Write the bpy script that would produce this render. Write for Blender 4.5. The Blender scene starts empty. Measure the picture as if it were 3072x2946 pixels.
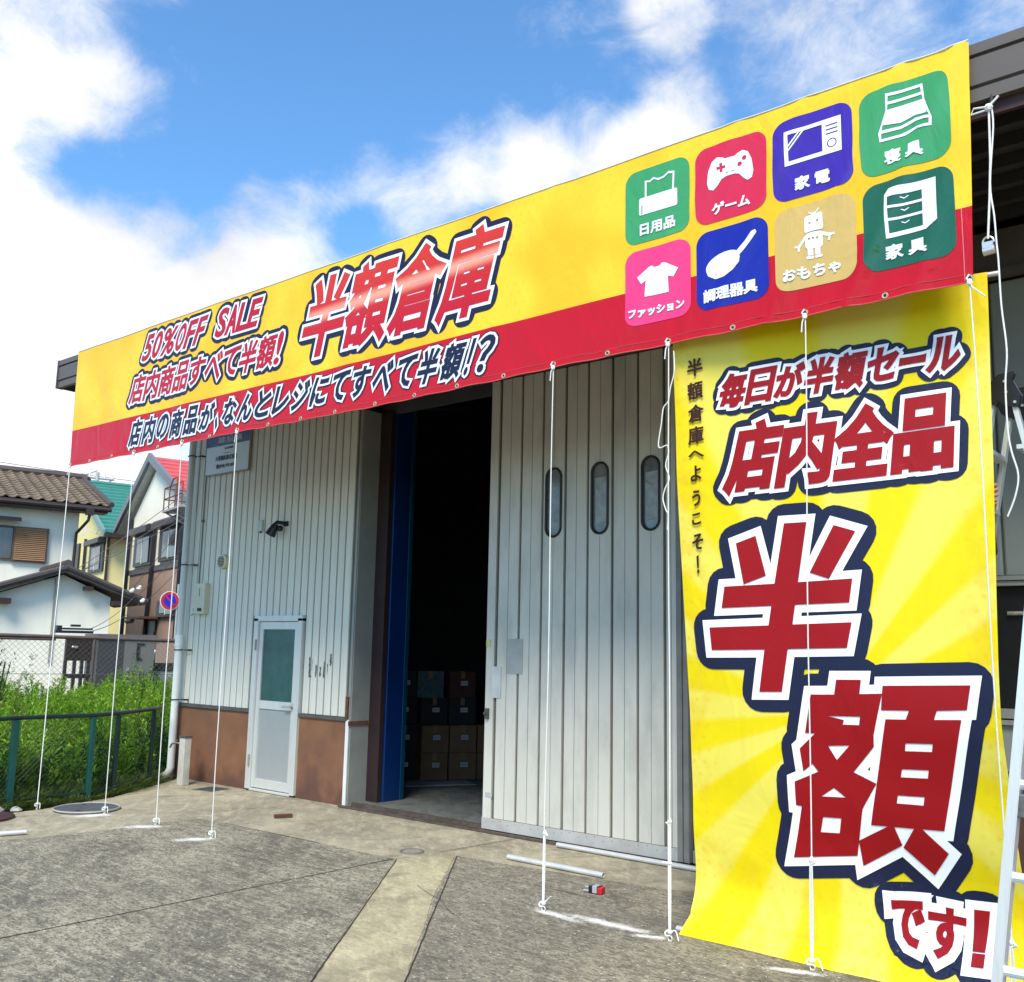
import bpy, bmesh, math, random
import numpy as np
from mathutils import Vector, Matrix
from mathutils.geometry import delaunay_2d_cdt
random.seed(7); rng = np.random.default_rng(7)
SC = bpy.context.scene
COL = SC.collection
R_ = math.radians

# ------------------------------------------------------------------ camera
cd = bpy.data.cameras.new("camera"); cam = bpy.data.objects.new("camera", cd); COL.objects.link(cam)
RT = Vector((0.77158862, 0.63579636, 0.02034677)); UP = Vector((0.08515052, -0.13492888, 0.98718974)); FW = Vector((-0.63039701, 0.75997184, 0.15824798))
m = Matrix((RT, UP, -FW)).transposed().to_4x4(); m.translation = (0, -7, 1.6)
cam.matrix_world = m
cd.sensor_fit = 'HORIZONTAL'; cd.sensor_width = 36; cd.lens = 36 * 2976.83 / 3072
cd.clip_start = 0.05; cd.clip_end = 2000
SC.camera = cam

# ------------------------------------------------------------------ light, sky, exposure
SUN_EL, SUN_AZ = 50, 152          # azimuth from +Y clockwise (towards +X)
SKY_STR = 0.05
SC.view_settings.view_transform = 'Standard'; SC.view_settings.look = 'None'
SC.view_settings.gamma = 1; SC.view_settings.exposure = 1.7; SC.view_settings.use_curve_mapping = False
az = R_(SUN_AZ); el = R_(SUN_EL)
sdir = Vector((math.sin(az) * math.cos(el), math.cos(az) * math.cos(el), math.sin(el)))
sl = bpy.data.lights.new("sun", 'SUN'); sl.energy = 1.5; sl.angle = R_(24); sl.color = (1, 0.925, 0.77)
so = bpy.data.objects.new("sun", sl); COL.objects.link(so)
so.rotation_mode = 'QUATERNION'; so.rotation_quaternion = sdir.to_track_quat('Z', 'Y')
W = bpy.data.worlds.new("World"); SC.world = W; W.use_nodes = True
nt = W.node_tree; nt.nodes.clear()
def wn(t, **k):
    n = nt.nodes.new(t)
    for a, b in k.items(): setattr(n, a, b)
    return n
def wl(a, b): nt.links.new(a, b)
sky = wn('ShaderNodeTexSky', sky_type='NISHITA'); sky.sun_disc = False
sky.sun_elevation = el; sky.sun_rotation = az; sky.air_density = 1.0; sky.dust_density = 0.6; sky.ozone_density = 3.0
bg = wn('ShaderNodeBackground'); bg.inputs[1].default_value = SKY_STR
out = wn('ShaderNodeOutputWorld'); wl(bg.outputs[0], out.inputs[0])
tc = wn('ShaderNodeTexCoord')
def wmath(op, a, b=None, c=None, clamp=False):
    n = wn('ShaderNodeMath', operation=op); n.use_clamp = clamp
    for i, v in enumerate((a, b, c)):
        if v is None: continue
        if isinstance(v, (int, float)): n.inputs[i].default_value = v
        else: wl(v, n.inputs[i])
    return n.outputs[0]
def wnoise(scale, det, rough, dist=0.0, sc=(1, 1, 1)):
    mp = wn('ShaderNodeMapping'); mp.inputs['Scale'].default_value = sc; wl(tc.outputs['Generated'], mp.inputs[0])
    n = wn('ShaderNodeTexNoise'); n.inputs['Scale'].default_value = scale; n.inputs['Detail'].default_value = det
    n.inputs['Roughness'].default_value = rough; n.inputs['Distortion'].default_value = dist
    wl(mp.outputs[0], n.inputs['Vector']); return n.outputs['Fac']
BL = [(-0.8174,0.4110,0.4037,150,-0.55),(-0.7685,0.4538,0.4511,150,-0.4),(-0.8306,0.3674,0.4185,120,-0.6),(-0.8127,0.3210,0.4863,260,1),(-0.7249,0.4690,0.5045,120,0.25),
(-0.7920,0.3980,0.4630,160,0.5),
(-0.8763,0.3473,0.3339,300,0.7),
(-0.8663,0.4243,0.2637,450,1.1),
(-0.8172,0.4659,0.3393,220,0.45),
(-0.7749,0.5577,0.2975,300,1.1),
(-0.6825,0.6699,0.2923,230,1),
(-0.6934,0.6322,0.3457,160,0.45),
(-0.7470,0.5293,0.4023,150,0.35),
(-0.6928,0.5615,0.4525,150,0.6),
(-0.6405,0.6198,0.4534,190,0.65),
(-0.5833,0.6753,0.4514,190,0.6),
(-0.5235,0.7290,0.4411,230,0.9),
(-0.4602,0.7653,0.4501,190,0.7),
(-0.4161,0.7102,0.5679,120,0.75),
(-0.4281,0.7539,0.4984,120,0.6),
(-0.5604,0.5972,0.5739,200,0.2),
(-0.3074,0.7758,0.5511,250,0.35),
(-0.9423,0.1151,0.3142,800,0.8),
(-0.9626,0.2478,0.1094,900,0.9),
(-0.0484,0.8972,0.4389,500,0.6),
(-0.6254,0.5571,0.5463,430,-0.95),
(-0.7682,0.4763,0.4278,110,-0.5),
(-0.7946,0.4765,0.3763,90,-0.35),
(-0.6929,0.6073,0.3887,110,-0.5),
(-0.6147,0.6895,0.3831,150,-0.6),
(-0.5151,0.6893,0.5095,160,-0.5),
(-0.6899,0.5161,0.5077,300,-0.5),
(-0.3706,0.7739,0.5136,160,-0.3)]
acc = None
for x, y, z, r, w_ in BL:
    d = wn('ShaderNodeVectorMath', operation='DOT_PRODUCT'); wl(tc.outputs['Generated'], d.inputs[0]); d.inputs[1].default_value = (x, y, z)
    mr = wn('ShaderNodeMapRange', interpolation_type='SMOOTHERSTEP')
    mr.inputs['From Min'].default_value = math.cos(r / 2977 * 1.25); mr.inputs['From Max'].default_value = 1.0
    mr.inputs['To Max'].default_value = w_; wl(d.outputs['Value'], mr.inputs['Value'])
    acc = mr.outputs[0] if acc is None else wmath('ADD', acc, mr.outputs[0])
n1 = wnoise(5.0, 9, 0.6, 0.6, (1, 1, 1.7)); n2 = wnoise(17.0, 8, 0.68, 0.4, (1, 1, 1.4))
nn = wmath('ADD', wmath('MULTIPLY', n1, 1.15), wmath('MULTIPLY', n2, 1.0))
v = wmath('ADD', wmath('ADD', wmath('MULTIPLY', acc, 0.55), nn), -0.88)
mask = wn('ShaderNodeMapRange', interpolation_type='SMOOTHSTEP'); wl(v, mask.inputs['Value'])
mask.inputs['From Min'].default_value = 0.0; mask.inputs['From Max'].default_value = 0.95
n3 = wnoise(3.2, 6, 0.55, 0.3)
shade = wn('ShaderNodeMapRange'); wl(n3, shade.inputs['Value']); shade.inputs['From Min'].default_value = .3; shade.inputs['From Max'].default_value = .62
shade.inputs['To Min'].default_value = 0.64; shade.inputs['To Max'].default_value = 1.0
cc = wn('ShaderNodeVectorMath', operation='SCALE'); cc.inputs[0].default_value = (7.4, 7.4, 7.5); wl(shade.outputs[0], cc.inputs['Scale'])
tint = wn('ShaderNodeVectorMath', operation='MULTIPLY'); wl(sky.outputs[0], tint.inputs[0]); tint.inputs[1].default_value = (0.98, 1.47, 1.70)
mx = wn('ShaderNodeMix', data_type='RGBA'); wl(mask.outputs[0], mx.inputs[0]); wl(tint.outputs[0], mx.inputs[6]); wl(cc.outputs[0], mx.inputs[7])
wl(mx.outputs[2], bg.inputs[0])

# ------------------------------------------------------------------ helpers
MATS = {}
def mat(name, col, rough=0.7, metal=0.0, var=0.12, scale=6.0, bump=0.0, bscale=60.0, streak=None, dirt=None, spec=0.5, trans=0.0, coat=0.0, dirt_scale=1.3, dirt_amt=0.6):
    if name in MATS: return MATS[name]
    mt = bpy.data.materials.new(name); mt.use_nodes = True; t = mt.node_tree; b = t.nodes['Principled BSDF']
    b.inputs['Roughness'].default_value = rough; b.inputs['Metallic'].default_value = metal
    b.inputs['Specular IOR Level'].default_value = spec; b.inputs['Transmission Weight'].default_value = trans
    b.inputs['Coat Weight'].default_value = coat
    g = t.nodes.new('ShaderNodeNewGeometry')
    mp = t.nodes.new('ShaderNodeMapping'); t.links.new(g.outputs['Position'], mp.inputs[0])
    if streak: mp.inputs['Scale'].default_value = streak
    n = t.nodes.new('ShaderNodeTexNoise'); n.inputs['Scale'].default_value = scale; n.inputs['Detail'].default_value = 7; n.inputs['Roughness'].default_value = .62
    t.links.new(mp.outputs[0], n.inputs['Vector'])
    r = t.nodes.new('ShaderNodeValToRGB'); t.links.new(n.outputs['Fac'], r.inputs[0])
    lo = [max(0, c * (1 - var)) for c in col]; hi = [min(1, c * (1 + var)) for c in col]
    r.color_ramp.elements[0].position = .32; r.color_ramp.elements[0].color = (*lo, 1)
    r.color_ramp.elements[1].position = .68; r.color_ramp.elements[1].color = (*hi, 1)
    c = r.outputs[0]
    if dirt:
        n2_ = t.nodes.new('ShaderNodeTexNoise'); n2_.inputs['Scale'].default_value = dirt_scale; n2_.inputs['Detail'].default_value = 8; n2_.inputs['Roughness'].default_value = .65
        t.links.new(mp.outputs[0], n2_.inputs['Vector'])
        q = t.nodes.new('ShaderNodeMapRange'); q.inputs['From Min'].default_value = .48; q.inputs['From Max'].default_value = .72; q.inputs['To Max'].default_value = dirt_amt
        t.links.new(n2_.outputs['Fac'], q.inputs['Value'])
        mm = t.nodes.new('ShaderNodeMix'); mm.data_type = 'RGBA'; t.links.new(q.outputs[0], mm.inputs[0]); t.links.new(c, mm.inputs[6]); mm.inputs[7].default_value = (*dirt, 1)
        c = mm.outputs[2]
    t.links.new(c, b.inputs['Base Color'])
    if bump:
        nb = t.nodes.new('ShaderNodeTexNoise'); nb.inputs['Scale'].default_value = bscale; nb.inputs['Detail'].default_value = 5
        t.links.new(g.outputs['Position'], nb.inputs['Vector'])
        bp = t.nodes.new('ShaderNodeBump'); bp.inputs['Strength'].default_value = bump; bp.inputs['Distance'].default_value = .01
        t.links.new(nb.outputs['Fac'], bp.inputs['Height']); t.links.new(bp.outputs[0], b.inputs['Normal'])
    MATS[name] = mt; return mt

class MB:
    def __init__(s): s.v = []; s.f = []; s.mi = []; s.cur = 0
    def add(s, vs, fs):
        k = len(s.v); s.v += [tuple(p) for p in vs]
        for f in fs: s.f.append(tuple(i + k for i in f)); s.mi.append(s.cur)
        return s
    def box(s, a, b, M=None):
        x0, y0, z0 = [min(a[i], b[i]) for i in range(3)]; x1, y1, z1 = [max(a[i], b[i]) for i in range(3)]
        vs = [(x0,y0,z0),(x1,y0,z0),(x1,y1,z0),(x0,y1,z0),(x0,y0,z1),(x1,y0,z1),(x1,y1,z1),(x0,y1,z1)]
        if M is not None: vs = [M @ Vector(p) for p in vs]
        return s.add(vs, [(0,3,2,1),(4,5,6,7),(0,1,5,4),(1,2,6,5),(2,3,7,6),(3,0,4,7)])
    def tube(s, pts, r, n=8, cap=True, r1=None):
        pts = [Vector(p) for p in pts]; rings = []
        ref = None
        for i, p in enumerate(pts):
            d = (pts[min(i+1, len(pts)-1)] - pts[max(i-1, 0)])
            d = d.normalized() if d.length > 1e-9 else Vector((0, 0, 1))
            if ref is None:
                ref = Vector((0, 0, 1)) if abs(d.z) < .9 else Vector((1, 0, 0))
            u = d.cross(ref).normalized(); w = u.cross(d).normalized(); ref = w
            rr = r if r1 is None else r + (r1 - r) * i / max(1, len(pts) - 1)
            if isinstance(r, (list, tuple)): rr = r[i]
            rings.append([p + rr * (math.cos(2*math.pi*k/n) * u + math.sin(2*math.pi*k/n) * w) for k in range(n)])
        vs = [q for rg in rings for q in rg]; fs = []
        for i in range(len(pts) - 1):
            for k in range(n):
                a = i*n+k; b = i*n+(k+1) % n; fs.append((a, b, b+n, a+n))
        if cap: fs.append(tuple(range(n))[::-1]); fs.append(tuple(range((len(pts)-1)*n, len(pts)*n)))
        return s.add(vs, fs)
    def prism(s, poly, axis, a, b):
        """poly: list of 2D, extruded along axis from a to b. axis y: (x,z); axis x: (y,z); axis z: (x,y)"""
        def P(p, t): return {'y': (p[0], t, p[1]), 'x': (t, p[0], p[1]), 'z': (p[0], p[1], t)}[axis]
        n = len(poly); vs = [P(p, a) for p in poly] + [P(p, b) for p in poly]
        fs = [tuple(range(n)), tuple(range(n, 2*n))[::-1]] + [(i, (i+1) % n, (i+1) % n + n, i + n) for i in range(n)]
        return s.add(vs, fs)
    def ball(s, c, r, n=8, sx=1, sy=1, sz=1):
        vs = []; fs = []; h = n // 2
        for i in range(h + 1):
            th = math.pi * i / h
            for k in range(n):
                ph = 2*math.pi*k/n; vs.append((c[0]+sx*r*math.sin(th)*math.cos(ph), c[1]+sy*r*math.sin(th)*math.sin(ph), c[2]+sz*r*math.cos(th)))
        for i in range(h):
            for k in range(n):
                a = i*n+k; b = i*n+(k+1) % n; fs.append((a, a+n, b+n, b))
        return s.add(vs, fs)
    def mesh(s, name, mats, smooth=False, bevel=0, recalc=True):
        me = bpy.data.meshes.new(name); me.from_pydata(s.v, [], s.f)
        if not isinstance(mats, (list, tuple)): mats = [mats]
        for m_ in mats: me.materials.append(m_)
        me.polygons.foreach_set('material_index', s.mi)
        bm = bmesh.new(); bm.from_mesh(me)
        if smooth or bevel: bmesh.ops.remove_doubles(bm, verts=bm.verts, dist=1e-5)
        if bevel: bmesh.ops.bevel(bm, geom=[e for e in bm.edges if len(e.link_faces) == 2 and e.calc_face_angle(0) > .5], offset=bevel, segments=2, affect='EDGES', profile=.5)
        if recalc: bmesh.ops.recalc_face_normals(bm, faces=bm.faces)
        bm.to_mesh(me); bm.free()
        if smooth:
            me.polygons.foreach_set('use_smooth', [True]*len(me.polygons))
            try: me.set_sharp_from_angle(angle=R_(40))
            except Exception: pass
        return me
    def build(s, name, mats, parent=None, **k):
        return link(name, s.mesh(name, mats, **k), parent)
def link(name, me, parent=None):
    o = bpy.data.objects.new(name, me); COL.objects.link(o)
    if parent is not None: o.parent = parent
    return o
def tag(o, label=None, cat=None, group=None, kind=None):
    if label: o['label'] = label
    if cat: o['category'] = cat
    if group: o['group'] = group
    if kind: o['kind'] = kind
    return o
def empty(name, loc=(0, 0, 0), rz=0, label=None, cat=None, group=None):
    o = bpy.data.objects.new(name, None); COL.objects.link(o); o.location = loc; o.rotation_euler = (0, 0, rz); o.empty_display_size = .2
    return tag(o, label, cat, group)
def rounded(x0, z0, x1, z1, r, n=6):
    o = []
    for cx, cz, a0 in ((x1-r, z0+r, -90), (x1-r, z1-r, 0), (x0+r, z1-r, 90), (x0+r, z0+r, 180)):
        for i in range(n+1):
            a = R_(a0 + 90*i/n); o.append((cx + r*math.cos(a), cz + r*math.sin(a)))
    return o
def ell(cx, cz, rx, rz, n=20, rot=0):
    c, s_ = math.cos(rot), math.sin(rot)
    return [(cx + rx*math.cos(2*math.pi*i/n)*c - rz*math.sin(2*math.pi*i/n)*s_, cz + rx*math.cos(2*math.pi*i/n)*s_ + rz*math.sin(2*math.pi*i/n)*c) for i in range(n)]
def rect(x0, z0, x1, z1): return [(x0, z0), (x1, z0), (x1, z1), (x0, z1)]
def stroke(p, q, w):
    d = Vector((q[0]-p[0], q[1]-p[1])).normalized() * w/2; nx, nz = -d.y, d.x
    return [(p[0]+nx, p[1]+nz), (p[0]-nx, p[1]-nz), (q[0]-nx, q[1]-nz), (q[0]+nx, q[1]+nz)]

# ------------------------------------------------------------------ flat print cut out as sheets that follow a cloth surface
def area(c): return 0.5*sum(c[i][0]*c[(i+1) % len(c)][1] - c[(i+1) % len(c)][0]*c[i][1] for i in range(len(c)))
def glyphs(text):
    cu = bpy.data.curves.new('t', 'FONT'); cu.body = text; cu.resolution_u = 3; cu.fill_mode = 'NONE'
    o = bpy.data.objects.new('t', cu); COL.objects.link(o)
    me = o.evaluated_get(bpy.context.evaluated_depsgraph_get()).to_mesh()
    P = [tuple(v_.co[:2]) for v_ in me.vertices]; adj = {}
    for e in me.edges: adj.setdefault(e.vertices[0], []).append(e.vertices[1])
    cs = []; seen = set()
    for s0 in range(len(P)):
        if s0 in seen or s0 not in adj: continue
        c = []; k = s0
        while k not in seen:
            seen.add(k); c.append(P[k]); nx_ = adj.get(k)
            if not nx_: break
            k = nx_[0]
        if len(c) > 2: cs.append(c)
    bpy.data.objects.remove(o); bpy.data.curves.remove(cu)
    if sum(area(c) for c in cs) < 0: cs = [c[::-1] for c in cs]
    return cs
def fit(cs, BLp, BRp, TRp, TLp, inset=0.0):
    xs = [p[0] for c in cs for p in c]; zs = [p[1] for c in cs for p in c]
    x0, x1, z0, z1 = min(xs), max(xs), min(zs), max(zs)
    w_ = abs(BRp[0]-BLp[0]); h_ = abs(TLp[1]-BLp[1]); iu = inset/w_; iv = inset/h_
    def f(p):
        u = iu + (1-2*iu)*(p[0]-x0)/(x1-x0); v_ = iv + (1-2*iv)*(p[1]-z0)/(z1-z0)
        return tuple((1-u)*(1-v_)*BLp[i] + u*(1-v_)*BRp[i] + u*v_*TRp[i] + (1-u)*v_*TLp[i] for i in (0, 1))
    return [[f(p) for p in c] for c in cs]
KANA = 'すべてのがなんとレジにへようこそセルゲムおもちやゃファッション'
def packed(s, quad, gap=.05, kh=.90, widths=None):
    """each character stretched to fill its own cell of the line, poster fashion"""
    W_ = {'！': .34, '!': .34, '？': .78, '、': .42, 'ー': .85, '%': 1.45, ' ': .35, 'べ': 1.02, 'し': .8}
    if widths: W_.update(widths)
    ws = [W_.get(c, 1.0) for c in s]; tot = sum(ws); out_ = []; u = 0
    BLp, BRp, TRp, TLp = quad
    for c, w_ in zip(s, ws):
        if c != ' ':
            u0, u1 = (u+gap*.5)/tot, (u+w_-gap*.5)/tot; v0, v1 = 0.0, 1.0
            if c in KANA: v0, v1 = (1-kh)*.6, 1-(1-kh)*.4
            if c == '、': v0, v1 = 0.0, .34
            if c == 'ー': v0, v1 = .40, .54
            bil = lambda a, b: tuple((1-a)*(1-b)*BLp[i]+a*(1-b)*BRp[i]+a*b*TRp[i]+(1-a)*b*TLp[i] for i in (0, 1))
            out_ += fit(glyphs(c), bil(u0, v0), bil(u1, v0), bil(u1, v1), bil(u0, v1))
        u += w_
    return out_
def pieces(cs, r, rnd):
    out_ = []
    for c in cs:
        n = len(c)
        for i in range(n):
            p = Vector(c[i]); q = Vector(c[(i+1) % n]); a = Vector(c[i-1])
            d = q-p
            if d.length < 1e-6: continue
            d.normalize(); nrm = Vector((d.y, -d.x))*r
            out_.append([p+nrm, q+nrm, q-nrm, p-nrm])
            e = p-a
            if e.length < 1e-6: continue
            e.normalize(); n0 = Vector((e.y, -e.x))*r
            cr = e.cross(d)
            if abs(cr) < 1e-3 and e.dot(d) > 0: continue
            s_ = 1 if cr > 0 else -1
            a0, a1 = p+n0*s_, p+nrm*s_
            if rnd:
                t0 = math.atan2((a0-p).y, (a0-p).x); dt = math.acos(max(-1, min(1, e.dot(d))))*s_
                k = max(1, int(abs(dt)/0.3))
                pl = [p]+[p+r*Vector((math.cos(t0+dt*j/k), math.sin(t0+dt*j/k))) for j in range(k+1)]
            else:
                b_ = (n0+nrm)*s_; l2 = b_.length_squared
                if l2 < 0.45*r*r: pl = [p, a0, p+a0-p+e*r*.8, a1+(-d)*r*.8, a1]
                else: pl = [p, a0, p+b_*(2*r*r/l2), a1]
            if area(pl) < 0: pl = pl[::-1]
            out_.append(pl)
    return out_
def inpoly(P, poly):
    poly = np.array([tuple(p) for p in poly]); x, y = P[:, 0], P[:, 1]; wn_ = np.zeros(len(P), int)
    for i in range(len(poly)):
        x0, y0 = poly[i]; x1, y1 = poly[(i+1) % len(poly)]
        if y0 == y1: continue
        s_ = (x1-x0)*(y-y0)-(x-x0)*(y1-y0)
        up = (y0 <= y) & (y1 > y) & (s_ > 0); dn = (y0 > y) & (y1 <= y) & (s_ < 0)
        wn_ += up.astype(int) - dn.astype(int)
    return wn_
def dense(c, st):
    o = []
    for i in range(len(c)):
        p, q = c[i], c[(i+1) % len(c)]; d = math.hypot(q[0]-p[0], q[1]-p[1]); k = max(1, int(math.ceil(d/st)))
        for j in range(k): o.append((p[0]+(q[0]-p[0])*j/k, p[1]+(q[1]-p[1])*j/k))
    return o
def region(cs, r=0.0, rnd=False, pitch=.05, clip=None):
    """triangulated region of contours cs (outer ccw, holes cw), grown by r"""
    pl = pieces(cs, r, rnd) if r > 0 else []
    V_ = []; E_ = []
    for c in list(cs) + pl:
        c = dense(c, pitch*1.2)
        k = len(V_); V_ += [Vector((p[0], p[1])) for p in c]; n = len(c); E_ += [(k+i, k+(i+1) % n) for i in range(n)]
    if clip:
        k = len(V_); V_ += [Vector(p) for p in rect(*clip)]; E_ += [(k+i, k+(i+1) % 4) for i in range(4)]
    xs = [p.x for p in V_]; ys = [p.y for p in V_]
    gx = np.arange(math.floor(min(xs)/pitch)*pitch, max(xs), pitch); gy = np.arange(math.floor(min(ys)/pitch)*pitch, max(ys), pitch)
    V_ += [Vector((float(a), float(b))) for a in gx for b in gy]
    vv, _, ff, _, _, _ = delaunay_2d_cdt(V_, E_, [], 0, 1e-6, False)
    vv = np.array([(p.x, p.y) for p in vv]); ff = np.array([f for f in ff if len(f) == 3])
    cen = vv[ff].mean(1); order = np.argsort(cen[:, 0]); cx = cen[order, 0]
    wnum = np.zeros(len(ff), int)
    def hit(poly):
        a = min(p[0] for p in poly); b = max(p[0] for p in poly)
        i0, i1 = np.searchsorted(cx, a), np.searchsorted(cx, b); return order[i0:i1]
    for c in cs:
        ix = hit(c)
        if len(ix): wnum[ix] += inpoly(cen[ix], c)
    keep = wnum != 0
    for c in pl:
        ix = hit(c)
        if len(ix):
            ix = ix[~keep[ix]]
            if len(ix): keep[ix] |= inpoly(cen[ix], c) != 0
    if clip: keep &= (cen[:, 0] > clip[0]) & (cen[:, 0] < clip[2]) & (cen[:, 1] > clip[1]) & (cen[:, 1] < clip[3])
    ff = ff[keep]; used, inv = np.unique(ff, return_inverse=True)
    return vv[used], inv.reshape(ff.shape)
def printed(name, layers, surf, parent, clip=None, pitch=.05, label=None):
    """layers: list of (contours, grow, round, lift, material)"""
    vs = []; fs = []; mi = []; ms = []
    for cs, r, rnd, lift, mt in layers:
        v_, f_ = region(cs, r, rnd, pitch, clip)
        k = len(vs)
        for p in v_: vs.append((p[0], surf(p[0], p[1]) - lift, p[1]))
        for f in f_: fs.append((f[0]+k, f[1]+k, f[2]+k)); mi.append(len(ms))
        ms.append(mt)
    me = bpy.data.meshes.new(name); me.from_pydata(vs, [], fs)
    for m_ in ms: me.materials.append(m_)
    me.polygons.foreach_set('material_index', mi); me.polygons.foreach_set('use_smooth', [True]*len(fs))
    o = link(name, me, parent)
    if label: o['label'] = label
    return o
def cat_(P, n=5):
    o = []
    for i_ in range(len(P)-1):
        p0, p1, p2, p3 = [Vector(P[max(0, min(len(P)-1, j))]) for j in (i_-1, i_, i_+1, i_+2)]
        for t in np.arange(0, 1, 1/n): o.append(.5*((2*p1)+(-p0+p2)*t+(2*p0-5*p1+4*p2-p3)*t*t+(-p0+3*p1-3*p2+p3)*t**3))
    return o + [Vector(P[-1])]
def ccw(c): return c if area(c) > 0 else c[::-1]
def cw(c): return ccw(c)[::-1]

# ------------------------------------------------------------------ materials
def vinyl(name, col, rough=.32, wr=.25, trans=0.0, pattern=None):
    mt = bpy.data.materials.new(name); mt.use_nodes = True; t = mt.node_tree; b = t.nodes['Principled BSDF']
    def N(k, **a):
        n_ = t.nodes.new(k)
        for x, y in a.items(): setattr(n_, x, y)
        return n_
    g = N('ShaderNodeNewGeometry'); Lk = t.links.new
    b.inputs['Roughness'].default_value = rough*(.75 if name.startswith('tile_') else .9); b.inputs['Specular IOR Level'].default_value = .6 if name.startswith('tile_') else .3
    sep = N('ShaderNodeSeparateXYZ'); Lk(g.outputs['Position'], sep.inputs[0])
    def M_(op, a, b_=None, c=None):
        n = N('ShaderNodeMath', operation=op)
        for i, v_ in enumerate((a, b_, c)):
            if v_ is None: continue
            if isinstance(v_, (int, float)): n.inputs[i].default_value = v_
            else: Lk(v_, n.inputs[i])
        return n.outputs[0]
    def mix(f, a, b_):
        n = N('ShaderNodeMix', data_type='RGBA')
        if isinstance(f, float): n.inputs[0].default_value = f
        else: Lk(f, n.inputs[0])
        for i, v_ in ((6, a), (7, b_)):
            if isinstance(v_, tuple): n.inputs[i].default_value = (*v_, 1)
            else: Lk(v_, n.inputs[i])
        return n.outputs[2]
    def mr(v_, a, b_, c=0.0, d=1.0, smooth=True):
        n = N('ShaderNodeMapRange', interpolation_type='SMOOTHSTEP' if smooth else 'LINEAR'); Lk(v_, n.inputs['Value'])
        for k_, q in zip(('From Min', 'From Max', 'To Min', 'To Max'), (a, b_, c, d)): n.inputs[k_].default_value = q
        return n.outputs[0]
    c = col
    if pattern == 'stars_h' or pattern == 'rays_v':
        # small printed five-petal stars: distance to cell centres, modulated by angle
        S = 0.072
        px = M_('SUBTRACT', M_('FRACT', M_('DIVIDE', M_('ADD', sep.outputs[0], M_('MULTIPLY', M_('FLOOR', M_('DIVIDE', sep.outputs[2], S)), S*.5)), S)), .5)
        pz = M_('SUBTRACT', M_('FRACT', M_('DIVIDE', sep.outputs[2], S)), .5)
        rr = M_('SQRT', M_('ADD', M_('MULTIPLY', px, px), M_('MULTIPLY', pz, pz)))
        an = M_('ARCTAN2', px, pz)
        lim = M_('ADD', .19, M_('MULTIPLY', .07, M_('COSINE', M_('MULTIPLY', an, 5.0))))
        star = mr(M_('SUBTRACT', lim, rr), 0.0, .05)
    if pattern == 'stars_h':
        n = N('ShaderNodeTexNoise'); n.inputs['Scale'].default_value = 1.1; Lk(g.outputs['Position'], n.inputs['Vector'])
        base = mix(mr(n.outputs['Fac'], .4, .62), (.86, .47, .012), (.88, .58, .03))
        n5 = N('ShaderNodeTexNoise'); n5.inputs['Scale'].default_value = 3.0; Lk(g.outputs['Position'], n5.inputs['Vector'])
        c = mix(M_('MULTIPLY', star, mr(n5.outputs['Fac'], .40, .62, .12, .55)), base, (.86, .47, .02))
    if pattern == 'rays_v':
        dx = M_('SUBTRACT', sep.outputs[0], -2.15); dz = M_('SUBTRACT', sep.outputs[2], 1.30)
        a = M_('ARCTAN2', dx, dz)
        s_ = M_('SINE', M_('MULTIPLY', a, 15.0))
        band = mr(s_, -.45, .45)
        base = mix(band, (.97, .76, .003), (.98, .83, .12))
        edge = M_('MAXIMUM', mr(M_('ABSOLUTE', M_('SUBTRACT', sep.outputs[0], -2.15)), .62, .86), mr(sep.outputs[2], .75, .1))
        n = N('ShaderNodeTexNoise'); n.inputs['Scale'].default_value = 9.0; n.inputs['Detail'].default_value = 3; Lk(g.outputs['Position'], n.inputs['Vector'])
        f = M_('MULTIPLY', M_('MULTIPLY', edge, mr(n.outputs['Fac'], .4, .66)), .45)
        base = mix(f, base, (.93, .60, .02))
        c = mix(M_('MULTIPLY', M_('MULTIPLY', star, edge), .4), base, (.93, .58, .01))
    if pattern == 'shine':
        # printed pale flare across the lettering
        lv = M_('SUBTRACT', sep.outputs[2], M_('ADD', 4.375, M_('MULTIPLY', M_('ADD', sep.outputs[0], 5.5), .035)))
        f = mr(M_('ABSOLUTE', lv), .085, 0.0)
        g2 = mr(sep.outputs[2], 4.0, 4.65)
        base = mix(g2, (.50, .008, .02), (.60, .035, .02))
        c = mix(M_('MULTIPLY', f, .8), base, (.95, .42, .30))
    if isinstance(c, tuple): b.inputs['Base Color'].default_value = (*c, 1)
    else: Lk(c, b.inputs['Base Color'])
    # creases
    n = N('ShaderNodeTexNoise'); n.inputs['Scale'].default_value = 2.6; n.inputs['Detail'].default_value = 4; n.inputs['Roughness'].default_value = .5; n.inputs['Distortion'].default_value = 1.2
    mp = N('ShaderNodeMapping'); mp.inputs['Rotation'].default_value = (0, .6, 0); mp.inputs['Scale'].default_value = (1, 1, .55); Lk(g.outputs['Position'], mp.inputs[0]); Lk(mp.outputs[0], n.inputs['Vector'])
    bp = N('ShaderNodeBump'); bp.inputs['Strength'].default_value = wr*1.9; bp.inputs['Distance'].default_value = .05; Lk(n.outputs['Fac'], bp.inputs['Height']); Lk(bp.outputs[0], b.inputs['Normal'])
    if trans:
        tr = N('ShaderNodeBsdfTranslucent'); ms_ = N('ShaderNodeMixShader'); ms_.inputs[0].default_value = trans
        if isinstance(c, tuple): tr.inputs[0].default_value = (*c, 1)
        else: Lk(c, tr.inputs[0])
        Lk(b.outputs[0], ms_.inputs[1]); Lk(tr.outputs[0], ms_.inputs[2]); Lk(ms_.outputs[0], t.nodes['Material Output'].inputs[0])
    return mt
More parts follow.
